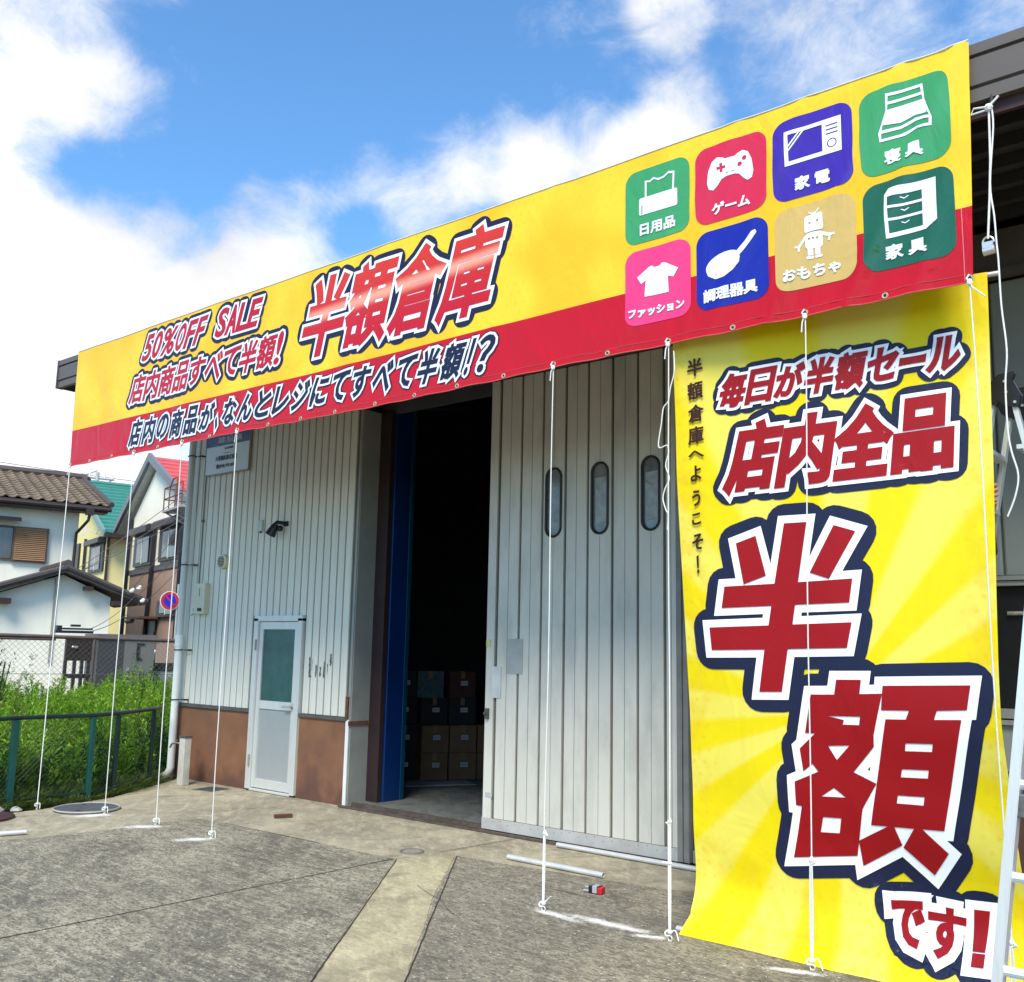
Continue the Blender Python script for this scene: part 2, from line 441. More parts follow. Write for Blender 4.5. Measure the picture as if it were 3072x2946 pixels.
V_YEL = vinyl('banner_yellow', None, .34, .22, 0, 'stars_h'); V_RED = vinyl('banner_red', (.50, .004, .014), .30, .3)
V_WHITE = vinyl('print_white', (.80, .82, .90), .34, .2); V_NAVY = vinyl('print_navy', (.012, .014, .045), .34, .2); V_DRED = vinyl('print_red', (.46, .006, .02), .34, .2)
V_SHINE = vinyl('print_red_flare', None, .34, .2, 0, 'shine')
V_SUN = vinyl('cloth_sunburst', None, .55, .16, .22, 'rays_v'); C_WHITE = vinyl('cloth_white', (.90, .91, .95), .5, .12); C_NAVY = vinyl('cloth_navy', (.010, .014, .045), .5, .12)
C_RED = vinyl('cloth_red', (.31, .002, .005), .5, .12); C_BROWN = vinyl('cloth_brown', (.035, .008, .003), .5, .12)
T_GREEN = vinyl('tile_green', (.045, .30, .10), .26, .3); T_RED = vinyl('tile_red', (.62, .012, .05), .3, .25); T_PURP = vinyl('tile_purple', (.045, .012, .33), .28, .3)
T_PINK = vinyl('tile_pink', (.80, .035, .18), .3, .25); T_BLUE = vinyl('tile_blue', (.003, .008, .30), .3, .25); T_GOLD = vinyl('tile_gold', (.60, .40, .11), .28, .3); T_DGREEN = vinyl('tile_dark_green', (.008, .10, .05), .24, .3)
WALLM = mat('wall_sheet', (.72, .69, .60), .5, 0, .07, 3, .08, 30, (6, 1, .35), (.40, .42, .385), dirt_scale=.9, dirt_amt=.25)
WALLM.node_tree.nodes['Principled BSDF'].inputs['Specular IOR Level'].default_value = .2
GROOVE = mat('wall_groove', (.12, .12, .105), .7, 0, .15, 5)
DOORM = mat('sliding_door_sheet', (.60, .57, .505), .42, 0, .06, 2.5, .1, 20, (1.5, 1, .5), (.33, .325, .30), dirt_scale=1.8, dirt_amt=.6)
DOORM.node_tree.nodes['Principled BSDF'].inputs['Specular IOR Level'].default_value = .25
TRIM = mat('grey_trim', (.27, .27, .25), .5, 0, .1, 4); DTRIM = mat('dark_trim', (.10, .09, .08), .6, 0, .2, 6)
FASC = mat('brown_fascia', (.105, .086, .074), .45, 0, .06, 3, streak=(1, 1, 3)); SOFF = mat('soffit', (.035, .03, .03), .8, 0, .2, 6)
WAINS = mat('brown_render', (.245, .108, .052), .9, 0, .12, 4, .3, 120, None, (.11, .055, .045), dirt_scale=1.1, dirt_amt=.6)
RUST = mat('rust', (.13, .06, .03), .85, 0, .4, 20); MAROON = mat('maroon_steel', (.028, .012, .012), .6, 0, .2, 5)
ALU = mat('aluminium', (.66, .66, .63), .4, .25, .06, 8, streak=(1, 1, .2)); ALUP = mat('door_panel_grey', (.36, .375, .375), .4, .1, .05, 3)
STEEL = mat('galvanised_pipe', (.74, .72, .70), .35, .45, .08, 12); CHROME = mat('chrome', (.62, .60, .58), .3, .6, .05, 5)
GREENGL = mat('patterned_glass', (.018, .085, .075), .12, 0, .25, 6, .35, 260, spec=.8)
GLASSD = mat('dark_glass', (.06, .07, .075), .08, 0, .3, 3, spec=.9); GLASSG = mat('milky_glass', (.17, .18, .17), .12, 0, .3, 8, spec=.8)
BLACK = mat('black_plastic', (.012, .012, .014), .5, 0, .1, 5); BLACKP = mat('black_paint', (.01, .011, .016), .35, 0, .1, 5)
CREAM = mat('cream_plastic', (.62, .58, .42), .5, 0, .08, 6, dirt=(.4, .33, .2), dirt_amt=.3); WHITEP = mat('white_plastic', (.74, .75, .73), .4, 0, .05, 5)
PIPEG = mat('downpipe_grey', (.56, .59, .58), .4, 0, .08, 4, streak=(1, 1, .3)); BLUEC = mat('blue_column', (.0007, .022, .115), .4, 0, .3, 2, streak=(1, 1, .4)); TEAL = mat('teal_column_edge', (.0015, .045, .10), .4, 0, .2, 3)
_t = WAINS.node_tree; _b = _t.nodes['Principled BSDF']; _src = _b.inputs['Base Color'].links[0].from_socket
_g = _t.nodes.new('ShaderNodeNewGeometry'); _s = _t.nodes.new('ShaderNodeSeparateXYZ'); _t.links.new(_g.outputs['Position'], _s.inputs[0])
_n = _t.nodes.new('ShaderNodeTexNoise'); _n.inputs['Scale'].default_value = 2.4; _n.inputs['Detail'].default_value = 8; _t.links.new(_g.outputs['Position'], _n.inputs['Vector'])
_a = _t.nodes.new('ShaderNodeMath'); _a.operation = 'MULTIPLY_ADD'; _t.links.new(_n.outputs['Fac'], _a.inputs[0]); _a.inputs[1].default_value = -1.3; _t.links.new(_s.outputs[2], _a.inputs[2])
_r = _t.nodes.new('ShaderNodeMapRange'); _r.inputs['From Min'].default_value = -.33; _r.inputs['From Max'].default_value = -.60; _r.inputs['To Max'].default_value = .75; _t.links.new(_a.outputs[0], _r.inputs['Value'])
_m = _t.nodes.new('ShaderNodeMix'); _m.data_type = 'RGBA'; _t.links.new(_r.outputs[0], _m.inputs[0]); _t.links.new(_src, _m.inputs[6]); _m.inputs[7].default_value = (.085, .04, .035, 1); _t.links.new(_m.outputs[2], _b.inputs['Base Color'])
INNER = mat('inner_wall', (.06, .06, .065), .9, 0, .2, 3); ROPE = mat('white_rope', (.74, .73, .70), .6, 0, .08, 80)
GFENCE = mat('green_fence_paint', (.006, .07, .06), .4, 0, .2, 8); GFENCED = mat('dark_green_fence', (.006, .022, .02), .45, 0, .2, 8)
BRFENCE = mat('brown_fence_pipe', (.10, .065, .06), .45, 0, .15, 8)
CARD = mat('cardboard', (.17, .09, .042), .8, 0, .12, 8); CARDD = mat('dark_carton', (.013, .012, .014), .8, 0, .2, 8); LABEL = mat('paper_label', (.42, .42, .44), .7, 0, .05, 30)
LABELP = mat('label_print', (.12, .13, .16), .7, 0, .3, 200); BLUESIGN = mat('blue_white_carton', (.035, .075, .09), .6, 0, .5, 18); REDCARD = mat('red_carton', (.055, .014, .012), .7, 0, .2, 8)
ALUL = mat('ladder_aluminium', (.74, .76, .78), .3, .45, .05, 20, streak=(4, 4, .3)); SKIN = mat('skin', (.42, .20, .13), .5, 0, .1, 20)
RAIL = mat('brown_rail', (.10, .075, .06), .6, .2, .4, 12)

STRK = 0.027
def ground_mat(name, base, dark, spot_amt=1.0, coarse=1.0, dust=()):
    mt = bpy.data.materials.new(name); mt.use_nodes = True; t = mt.node_tree; b = t.nodes['Principled BSDF']; b.inputs['Roughness'].default_value = .92
    Lk = t.links.new; g = t.nodes.new('ShaderNodeNewGeometry')
    def noise(sc, det=8, ro=.65, scv=(1, 1, 1), rot=0):
        mr_ = t.nodes.new('ShaderNodeMapping'); mr_.inputs['Rotation'].default_value = (0, 0, rot); Lk(g.outputs['Position'], mr_.inputs[0])
        mp = t.nodes.new('ShaderNodeMapping'); mp.inputs['Scale'].default_value = scv; Lk(mr_.outputs[0], mp.inputs[0])
        n = t.nodes.new('ShaderNodeTexNoise'); n.inputs['Scale'].default_value = sc; n.inputs['Detail'].default_value = det; n.inputs['Roughness'].default_value = ro; Lk(mp.outputs[0], n.inputs['Vector']); return n.outputs['Fac']
    def mr(v_, a, b_, c=0.0, d=1.0):
        n = t.nodes.new('ShaderNodeMapRange'); n.interpolation_type = 'SMOOTHSTEP'; Lk(v_, n.inputs['Value'])
        for k_, q in zip(('From Min', 'From Max', 'To Min', 'To Max'), (a, b_, c, d)): n.inputs[k_].default_value = q
        return n.outputs[0]
    def mix(f, a, b_):
        n = t.nodes.new('ShaderNodeMix'); n.data_type = 'RGBA'; Lk(f, n.inputs[0])
        for i, v_ in ((6, a), (7, b_)):
            if isinstance(v_, tuple): n.inputs[i].default_value = (*v_, 1)
            else: Lk(v_, n.inputs[i])
        return n.outputs[2]
    def M_(op, a, b_):
        n = t.nodes.new('ShaderNodeMath'); n.operation = op
        for i, v_ in enumerate((a, b_)):
            if isinstance(v_, (int, float)): n.inputs[i].default_value = v_
            else: Lk(v_, n.inputs[i])
        return n.outputs[0]
    c = mix(mr(noise(.9), .38, .62), dark, base)
    c = mix(mr(noise(.75, 10, .72, (1, 1.5, 1), 1.1), .46, .60, 0, .7), c, tuple(x*1.35 for x in base))
    c = mix(mr(noise(1.7, 9, .7, (1, 1.6, 1), .3), .50, .66, 0, .7), c, tuple(x*.72 for x in dark))
    c = mix(mr(noise(3.2, 10, .75, (1, 3.2, 1), .75), .45, .68, 0, .75), c, tuple(x*1.55 for x in base))
    c = mix(mr(noise(2.1, 9, .7, (2.2, 1, 1), .4), .52, .72, 0, .8), c, tuple(x*.55 for x in dark))
    fine = noise(85*coarse, 4, .8)
    c = mix(mr(noise(7, 7, .75, (.22, 3.0, 1), STRK), .50, .60, 0, .55*spot_amt), c, tuple(x*1.45 for x in base))
    c = mix(mr(noise(6, 7, .75, (.2, 2.6, 1), STRK+.12), .52, .64, 0, .5*spot_amt), c, tuple(x*.6 for x in dark))
    c = mix(mr(noise(13, 5, .75, (.6, 1.3, 1), STRK), .47, .60, 0, .5*spot_amt), c, tuple(x*.55 for x in dark))
    c = mix(mr(noise(19, 5, .75, (.5, 1.3, 1), .15), .53, .64, 0, .5*spot_amt), c, tuple(x*1.5 for x in base))
    c = mix(mr(noise(44, 3, .8, (.6, 1.2, 1), .1), .50, .60, 0, .75*spot_amt), c, tuple(x*.45 for x in dark))
    c = mix(mr(fine, .50, .62, 0, .6*spot_amt), c, tuple(x*.42 for x in dark))
    c = mix(mr(noise(55*coarse, 3, .7), .63, .72, 0, .65*spot_amt), c, tuple(min(1, x*2.3) for x in base))
    v_ = t.nodes.new('ShaderNodeTexVoronoi'); v_.inputs['Scale'].default_value = 17*coarse; Lk(g.outputs['Position'], v_.inputs['Vector'])
    c = mix(mr(v_.outputs['Distance'], .14, .07, 0, .8*spot_amt), c, (.66, .64, .58))
    if dust:
        nz = noise(14, 9, .8, (1, 1, 1)); tot = None
        for (x, y, a, rx, ry) in dust:
            mp = t.nodes.new('ShaderNodeMapping'); mp.vector_type = 'TEXTURE'; mp.inputs['Location'].default_value = (x, y, 0); mp.inputs['Rotation'].default_value = (0, 0, a); mp.inputs['Scale'].default_value = (rx, ry, 1); Lk(g.outputs['Position'], mp.inputs[0])
            ln = t.nodes.new('ShaderNodeVectorMath'); ln.operation = 'LENGTH'
            sx = t.nodes.new('ShaderNodeVectorMath'); sx.operation = 'MULTIPLY'; sx.inputs[1].default_value = (1, 1, 0); Lk(mp.outputs[0], sx.inputs[0]); Lk(sx.outputs[0], ln.inputs[0])
            k_ = mr(ln.outputs['Value'], 1.0, .1); tot = k_ if tot is None else M_('MAXIMUM', tot, k_)
        f = M_('MULTIPLY', mr(M_('ADD', M_('MULTIPLY', tot, 1.0), M_('MULTIPLY', M_('SUBTRACT', nz, .5), 2.4)), .25, 1.25), .9)
        f = M_('MULTIPLY', f, mr(tot, 0, .25))
        c = mix(f, c, (.84, .83, .81))
    Lk(c, b.inputs['Base Color'])
    bp = t.nodes.new('ShaderNodeBump'); bp.inputs['Strength'].default_value = .55; bp.inputs['Distance'].default_value = .006; Lk(fine, bp.inputs['Height']); Lk(bp.outputs[0], b.inputs['Normal'])
    return mt
ANCH = [(-9.77, -2.256), (-9.134, -1.917), (-8.259, -1.909), (-7.393, -1.918), (-3.957, -1.84), (-3.046, -1.855), (-2.237, -1.80), (-1.25, -1.92)]
DUST = [(-9.10, -2.05, 1.15, .36, .16), (-8.25, -2.05, .9, .36, .15), (-7.43, -2.05, 1.0, .32, .13), (-3.85, -1.86, -.15, .38, .09), (-3.17, -1.86, .35, .22, .07), (-2.3, -1.88, .3, .3, .07), (-3.5, -1.80, 0, .6, .10)]
PAVE = ground_mat('pale_concrete', (.345, .305, .22), (.255, .228, .168), .25, 1.0, DUST)
SLAB = ground_mat('worn_dark_concrete', (.315, .285, .208), (.148, .134, .104), 1.0, 1.0, DUST)
SLAB2 = ground_mat('worn_dark_concrete_right', (.27, .24, .18), (.155, .138, .108), 1.0, 1.0, DUST)
STRIP = ground_mat('yellowish_concrete', (.40, .35, .225), (.30, .26, .17), .35, 1.0, DUST)
SOIL = ground_mat('soil', (.16, .13, .09), (.09, .075, .05), .5, .4)
ASPH = mat('asphalt', (.06, .06, .06), .9, 0, .2, 40)
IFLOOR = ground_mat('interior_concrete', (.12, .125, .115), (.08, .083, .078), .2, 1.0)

# ------------------------------------------------------------------ setting: ground sheets
b_ = MB(); b_.add([(-300, -200, -.16), (300, -200, -.16), (300, 300, -.16), (-300, 300, -.16)], [(0, 1, 2, 3)]); tag(b_.build('ground', SOIL), kind='structure')
b_ = MB(); b_.box((-11.3, -.14, -.02), (6, .02, -.155)); 
pv = MB()
pv.prism([(-11.0, .02), (-10.83, -.1), (-10.0, -1.35), (-9.75, -2.2), (-9.72, -2.6), (-9.6, -4.2), (-9.6, -14), (8, -14), (8, .02)], 'z', -.15, 0.0)
tag(pv.build('pavement', PAVE), kind='structure')
def sheet(name, poly, z, m_):
    # jittered, finely split outline so the edge of the worn slab is not ruler-straight
    o = []
    for i, p in enumerate(poly):
        q = poly[(i+1) % len(poly)]; d = math.dist(p, q); k = max(1, int(d/.05))
        for j in range(k):
            t_ = j/k; jx = (0 if j == 0 else random.uniform(-.006, .006)); o.append((p[0]+(q[0]-p[0])*t_+jx, p[1]+(q[1]-p[1])*t_+(0 if j == 0 else random.uniform(-.006, .006))))
    me = MB(); me.add([(x, y, z) for x, y in o], [tuple(range(len(o)))])
    return tag(me.build(name, m_), kind='structure')
sheet('concrete_slab', [(-8.233, -1.475), (-8.04, -1.452), (-7.217, -1.42), (-6.559, -1.425), (-5.728, -1.42), (-5.728, -7.5), (-9.3, -7.5), (-8.75, -3.6), (-8.38, -3.0), (-8.30, -2.3), (-8.36, -1.9)], .004, SLAB)
sheet('concrete_slab', [(-5.716, -1.42), (-5.695, -1.42), (-5.182, -2.114), (-3.967, -3.661), (-1.5, -6.9), (-1.3, -7.5), (-5.716, -7.5)], .004, SLAB)
sheet('concrete_slab', [(-5.463, -.995), (-4.709, -2.023), (-3.632, -3.345), (-1.1, -6.7), (-.6, -7.5), (5, -7.5), (5, -.62), (-3.2, -.72), (-4.5, -.90)], .004, SLAB2)
sheet('concrete_strip', [(-5.685, -1.43), (-5.64, -1.2), (-5.475, -1.005), (-4.717, -2.028), (-3.64, -3.35), (-1.11, -6.70), (-.62, -7.5), (-1.28, -7.5), (-1.48, -6.89), (-3.957, -3.654), (-5.172, -2.107)], .0045, STRIP)
b_ = MB()
for p, q in (((-5.722, -1.43), (-5.722, -7.4)), ((-5.655, -.98), (-5.585, -.1)), ((-5.457, -1.0), (-3.636, -3.35)), ((-3.636, -3.35), (-1.1, -6.7)), ((-5.69, -1.425), (-3.962, -3.66)), ((-3.962, -3.66), (-1.49, -6.9)), ((-7.9, -1.438), (-6.6, -1.43))):
    k = 24; pts = []
    for i in range(k+1):
        t_ = i/k; pts.append((p[0]+(q[0]-p[0])*t_+random.uniform(-.003, .003), p[1]+(q[1]-p[1])*t_+random.uniform(-.003, .003), .0065))
    d = Vector((q[0]-p[0], q[1]-p[1])).normalized(); nx, ny = -d.y*.0045, d.x*.0045
    vs = [(x+nx, y+ny, z) for x, y, z in pts] + [(x-nx, y-ny, z) for x, y, z in pts]
    b_.add(vs, [(i, i+1, k+2+i, k+1+i) for i in range(k)])
for cx_, cy_, L_, a_ in ((-8.9, -.75, .42, .3), (-8.4, -.55, .3, -.2), (-5.0, -1.9, .9, -.5), (-6.6, -2.2, .5, .2), (-4.6, -1.35, .7, .05)):
    k = 14; pts = []; x_, y_ = cx_, cy_; an_ = a_
    for i in range(k+1): pts.append((x_, y_, .0066)); an_ += random.uniform(-.35, .35)*.6; an_ = an_*.8+a_*.2; x_ += L_/k*math.cos(an_); y_ += L_/k*math.sin(an_)
    vs = [(x, y+.0022, z) for x, y, z in pts] + [(x, y-.0022, z) for x, y, z in pts]; b_.add(vs, [(i, i+1, k+2+i, k+1+i) for i in range(k)])
tag(b_.build('paving_joints', mat('joint', (.035, .03, .025), .95, 0, .3, 30)), kind='structure')
# far road in front of the houses
b_ = MB(); b_.add([(-26, -14, -.15), (-22.6, -14, -.15), (-18, 30, -.15), (-22, 30, -.15)], [(0, 1, 2, 3)]); tag(b_.build('road', ASPH), kind='structure')

# ------------------------------------------------------------------ warehouse
WH = empty('warehouse', (0, 0, 0), 0, 'grey ribbed metal warehouse with brown base, deep eave and half open sliding door', 'warehouse')
XL = -11.10
# ribbed wall sheets left of the opening, one object each; a dark backing shows in the grooves
b_ = MB(); b_.box((XL, .02, .86), (-9.56, .10, 4.47)); b_.box((-9.56, .02, 1.93), (-8.72, .10, 4.47)); b_.box((-8.72, .02, .86), (-7.93, .10, 4.47)); b_.build('wall_backing', GROOVE, WH)
pitch = .1190; xs0 = -11.02
pm = {}
def wall_sheet(z0, z1, w=.099):
    k = (round(z0, 3), round(z1, 3), round(w, 3))
    if k not in pm:
        q = MB(); q.prism([(-w/2, .02), (-w/2, .006), (-w/2+.006, .001), (-w*.1, 0), (w*.1, 0), (w/2-.006, .001), (w/2, .006), (w/2, .02)], 'z', z0, z1)
        # prism 'z' takes (x, y)
        pm[k] = q.mesh('wall_sheet', WALLM)
    return pm[k]
i = 0; x = xs0
while x < -7.95:
    z0 = 1.93 if -9.60 < x < -8.70 else .885
    o = link('wall_sheet', wall_sheet(z0, 4.46), WH); o.location = (x, 0, 0); x += pitch; i += 1
# brown rendered base, flashing
for xa_, xb_ in ((XL, -9.575), (-8.715, -7.93)): b_ = MB(); b_.box((xa_, .0, -.155), (xb_, .12, .842)); b_.build('rendered_base', WAINS, WH)
for xa_, xb_ in ((XL-.01, -9.575), (-8.715, -7.93)): b_ = MB(); b_.box((xa_, -.022, .845), (xb_, .03, .88)); b_.build('flashing', DTRIM, WH)
# side wall, back, roof, inner skins keep the inside dark
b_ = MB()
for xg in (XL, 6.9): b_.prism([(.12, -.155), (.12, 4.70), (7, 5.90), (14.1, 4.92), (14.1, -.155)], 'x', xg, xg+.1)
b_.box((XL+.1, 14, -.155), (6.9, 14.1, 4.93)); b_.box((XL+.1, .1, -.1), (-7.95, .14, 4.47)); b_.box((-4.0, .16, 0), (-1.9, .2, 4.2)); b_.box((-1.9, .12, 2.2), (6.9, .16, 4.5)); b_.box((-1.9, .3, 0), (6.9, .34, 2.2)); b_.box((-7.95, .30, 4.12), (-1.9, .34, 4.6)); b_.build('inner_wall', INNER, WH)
b_ = MB()
b_.prism([(-1.83, 4.775), (-1.83, 4.70), (.05, 4.70), (7, 5.9), (14.3, 4.9), (14.3, 4.98), (7, 6.0)], 'x', -11.06, 7); b_.build('roof', FASC, WH)
b_ = MB(); b_.box((-11.0, -1.80, 4.60), (6.9, -.0, 4.63)); b_.build('soffit', SOFF, WH)
for k in range(7):
    y = -1.62 + .25*k
    b_ = MB(); b_.box((-10.98, y, 4.52), (6.8, y+.05, 4.597)); b_.build('purlin', SOFF, WH)
# fascia board with two pressed lines and a lighter bottom lip
b_ = MB(); b_.prism([(-1.80, 4.45), (-1.845, 4.45), (-1.845, 4.52), (-1.832, 4.525), (-1.832, 4.532), (-1.85, 4.54), (-1.85, 4.69), (-1.835, 4.695), (-1.835, 4.705), (-1.855, 4.71), (-1.855, 4.768), (-1.80, 4.768)], 'x', -11.05, 7); b_.build('fascia', FASC, WH)
b_ = MB(); b_.box((-11.075, -1.86, 4.445), (-11.05, -1.78, 4.772)); b_.box((-11.075, -1.78, 4.45), (-11.05, .0, 4.772)); b_.build('fascia_end_cap', mat('fascia_dark', (.07, .06, .058), .5, 0, .1, 5), WH)
b_ = MB(); b_.box((-1.30, -1.799, 4.38), (6.9, -1.77, 4.598)); b_.build('gutter_beam', mat('red_oxide', (.05, .018, .018), .6, 0, .2, 5), WH)
# door header box that runs the whole front above the sliding doors
b_ = MB(); b_.box((-7.99, -.13, 4.14), (6.9, -.0, 4.44)); b_.box((-7.99, -.16, 4.12), (6.9, -.13, 4.16)); b_.build('door_header', mat('header_brown', (.105, .092, .08), .55, 0, .12, 2, streak=(1, 1, 2)), WH)
# opening jamb
b_ = MB(); b_.box((-7.93, -.01, .0), (-7.90, .03, 4.13)); b_.box((-7.905, -.0, .0), (-7.888, .245, 4.13)); b_.build('door_jamb', TRIM, WH)
b_ = MB(); b_.box((-7.945, -.022, .0), (-7.899, -.011, .86)); b_.build('jamb_guard', WHITEP, WH)
b_ = MB(); b_.box((-7.898, -.03, .80), (-7.878, .26, .845)); b_.box((-7.95, -.03, .86), (-7.915, -.012, 1.09)); b_.build('jamb_rust', RUST, WH)
b_ = MB(); b_.box((-7.95, .245, .0), (-7.72, .262, 4.13)); b_.box((-7.74, .262, .0), (-7.72, .30, 4.13)); b_.build('door_channel', MAROON, WH)
b_ = MB(); b_.box((-7.96, .31, .0), (-7.70, .54, 4.3)); b_.build('blue_column', BLUEC, WH, bevel=.006)
b_ = MB(); b_.box((-7.96, .545, .0), (-7.694, .60, 4.3)); b_.build('blue_column_edge', TEAL, WH, bevel=.004)
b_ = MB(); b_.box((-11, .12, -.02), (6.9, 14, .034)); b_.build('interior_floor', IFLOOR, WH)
b_ = MB(); b_.box((-7.93, -.09, .004), (6.9, -.055, .022)); b_.box((-7.93, .055, .004), (6.9, .09, .036)); b_.box((-7.93, -.055, .002), (6.9, .055, .008)); b_.build('door_rail', RAIL, WH)
# personnel door
DR = empty('door', (0, 0, 0)); DR.parent = WH
b_ = MB(); b_.box((-9.575, -.035, .02), (-9.50, .06, 1.90)); b_.box((-8.79, -.035, .02), (-8.715, .06, 1.90)); b_.box((-9.575, -.035, 1.865), (-8.715, .06, 1.93)); b_.box((-9.5, -.03, .005), (-8.79, .05, .03)); b_.build('door_frame', ALU, DR, bevel=.004)
b_ = MB(); b_.box((-9.495, -.008, .04), (-9.43, .03, 1.86)); b_.box((-8.86, -.008, .04), (-8.795, .03, 1.86)); b_.box((-9.43, -.008, 1.775), (-8.86, .03, 1.86)); b_.box((-9.43, -.008, .895), (-8.86, .03, .985)); b_.box((-9.43, -.008, .04), (-8.86, .03, .135)); b_.build('door_stile', ALU, DR, bevel=.003)
b_ = MB(); b_.box((-9.432, .008, .983), (-8.858, .02, 1.777)); b_.build('door_glass', GREENGL, DR)
b_ = MB(); b_.box((-9.432, .006, .133), (-8.858, .02, .897)); b_.build('door_kick_panel', ALUP, DR)
b_ = MB(); b_.tube([(-8.83, -.01, .945), (-8.83, -.055, .945)], .014); b_.tube([(-8.825, -.055, .945), (-8.90, -.062, .943), (-8.95, -.055, .94)], .011); b_.box((-8.86, -.014, .915), (-8.80, -.008, .975)); b_.build('door_handle', CHROME, DR, smooth=True)
for z in (1.60, .33):
    b_ = MB(); b_.tube([(-9.51, -.045, z-.06), (-9.51, -.045, z+.06)], .011); b_.build('door_hinge', TRIM, DR, smooth=True)
# sliding door leaf
SD = empty('sliding_door', (0, 0, 0)); SD.parent = WH
b_ = MB(); b_.box((-6.05, -.005, .03), (-4.045, .04, 4.13)); b_.build('door_back', GROOVE, SD)
edges = [-5.935, -5.678, -5.426, -5.172, -4.928, -4.674, -4.419, -4.165]
q = MB(); q.box((-6.05, -.03, .03), (-5.955, -.006, 4.13)); q.build('door_panel', DOORM, SD, bevel=.003)
wcent = {2: -5.299, 4: -4.801, 6: -4.292}
for k in range(8):
    xa = edges[k] + .013; xb = (edges[k+1] if k < 7 else -4.045) - .013; xm = (xa+xb)/2
    q = MB()
    if k in wcent:
        c0 = wcent[k]; hw = .083; z0, z1 = 2.60, 3.215
        # sheet with a slot cut out, two halves round the slot
        o_ = rounded(c0-hw, z0, c0+hw, z1, .0829, 8)
        N_ = len(o_)
        outer = []
        for (px_, pz_) in o_:
            outer.append((px_, pz_))
        vs = []; fs = []
        big = [(xa, .125), (xb, .125), (xb, 4.13), (xa, 4.13)]
        vv, _, ff, _, _, _ = delaunay_2d_cdt([Vector(p) for p in big+o_], [(0, 1), (1, 2), (2, 3), (3, 0)]+[(4+i_, 4+(i_+1) % N_) for i_ in range(N_)], [], 0, 1e-6, False)
        cen = np.array([[sum(vv[i_][j] for i_ in f)/3 for j in (0, 1)] for f in ff]); ins = inpoly(cen, o_) != 0
        q.add([(p.x, -.026, p.y) for p in vv], [tuple(f) for f, z_ in zip(ff, ins) if not z_])
        q.add([(p[0], y_, p[1]) for y_ in (-.026, -.004) for p in o_], [(i_, (i_+1) % N_, (i_+1) % N_+N_, i_+N_) for i_ in range(N_)])
        q.box((xa, -.0258, .125), (xa+.001, -.006, 4.13)); q.box((xb-.001, -.0258, .125), (xb, -.006, 4.13))
        q.build('door_panel', DOORM, SD)
        g_ = MB(); pts = [(p[0], -.031, p[1]) for p in rounded(c0-hw, z0, c0+hw, z1, .0829, 8)]; g_.tube(pts+[pts[0]], .011, 6, cap=False); g_.build('window_gasket', BLACK, SD, smooth=True)
        g_ = MB(); g_.prism(rounded(c0-hw+.002, z0+.002, c0+hw-.002, z1-.002, .08, 8), 'y', -.0155, -.0075); g_.build('window_glass', GLASSG, SD)
        if k > 2:
            g_ = MB(); g_.prism([(c0-.06, z1-.13), (c0+.065, z1-.12), (c0+.06, z0+.10), (c0-.05, z0+.08)], 'y', -.0175, -.0165); g_.tube([(c0-.06, -.018, z1-.19), (c0-.01, -.018, z1-.235), (c0+.06, -.018, z1-.22)], .004, 5); g_.build('taped_sheet', mat('grey_film', (.30, .31, .30), .3, 0, .25, 14), SD)
    else:
        q.prism([(xa, -.006), (xa, -.022), (xa+.004, -.026), (xm-.003, -.026), (xm, -.022), (xm+.003, -.026), (xb-.004, -.026), (xb, -.022), (xb, -.006)], 'z', .125, 4.13)
        q.build('door_panel', DOORM, SD)
    if k in wcent:
        pass
for k in range(8):      # the fine fold line down the middle of each sheet
    xa = edges[k] + .013; xb = (edges[k+1] if k < 7 else -4.045) - .013; xm = (xa+xb)/2
    g_ = MB()
    for z0, z1 in (((.126, 2.58), (3.235, 4.13)) if k in wcent else ((.126, 4.13),)): g_.box((xm-.0022, -.0272, z0), (xm+.0022, -.0262, z1))
    g_.build('fold_line', mat('fold', (.22, .225, .22), .7, 0, .2, 9), SD)
q = MB(); q.box((-6.052, -.036, .026), (-4.043, -.028, .122)); q.box((-6.052, -.028, .026), (-4.043, .03, .032)); q.build('bottom_rail', mat('door_bottom_rail', (.47, .46, .44), .5, .1, .1, 4, .1, 30, None, (.30, .22, .16), dirt_scale=3, dirt_amt=.5), SD)
q = MB()
for k in range(24): q.tube([(-6.0+k*.084, -.036, .085+.012*((k*7) % 3)), (-6.0+k*.084, -.038, .085+.012*((k*7) % 3))], .0036, 6)
q.build('rail_screws', RUST, SD)
q = MB(); q.box((-4.046, -.05, .03), (-4.0, .06, 4.13)); q.box((-4.0, -.035, .03), (-3.985, .06, 4.13)); q.box((-3.985, -.05, .03), (-3.945, .06, 4.13)); q.build('door_edge_post', mat('edge_post', (.20, .19, .18), .6, 0, .2, 5), SD)
q = MB(); q.box((-6.045, -.04, 1.63), (-6.0, -.028, 1.69)); q.build('yellow_tab', mat('yellow_tab', (.62, .52, .18), .5), SD, bevel=.003)
q = MB(); q.box((-6.03, -.06, .98), (-5.995, -.028, 1.075)); q.tube([(-6.012, -.06, 1.03), (-6.012, -.085, 1.03)], .012); q.build('door_lock', mat('lock', (.11, .10, .09), .5, .5), SD, bevel=.002)
q = MB(); q.box((-5.97, -.034, 1.17), (-5.865, -.0285, 1.45)); q.build('patch_plate', mat('patch', (.52, .53, .51), .45), SD)
q = MB(); q.box((-5.80, -.031, 1.39), (-5.62, -.0285, 1.70)); q.build('grey_patch', mat('patch2', (.34, .345, .335), .5), SD)
q = MB(); q.box((-6.02, -.034, .30), (-5.94, -.0305, .34)); q.build('door_sticker', LABEL, SD)
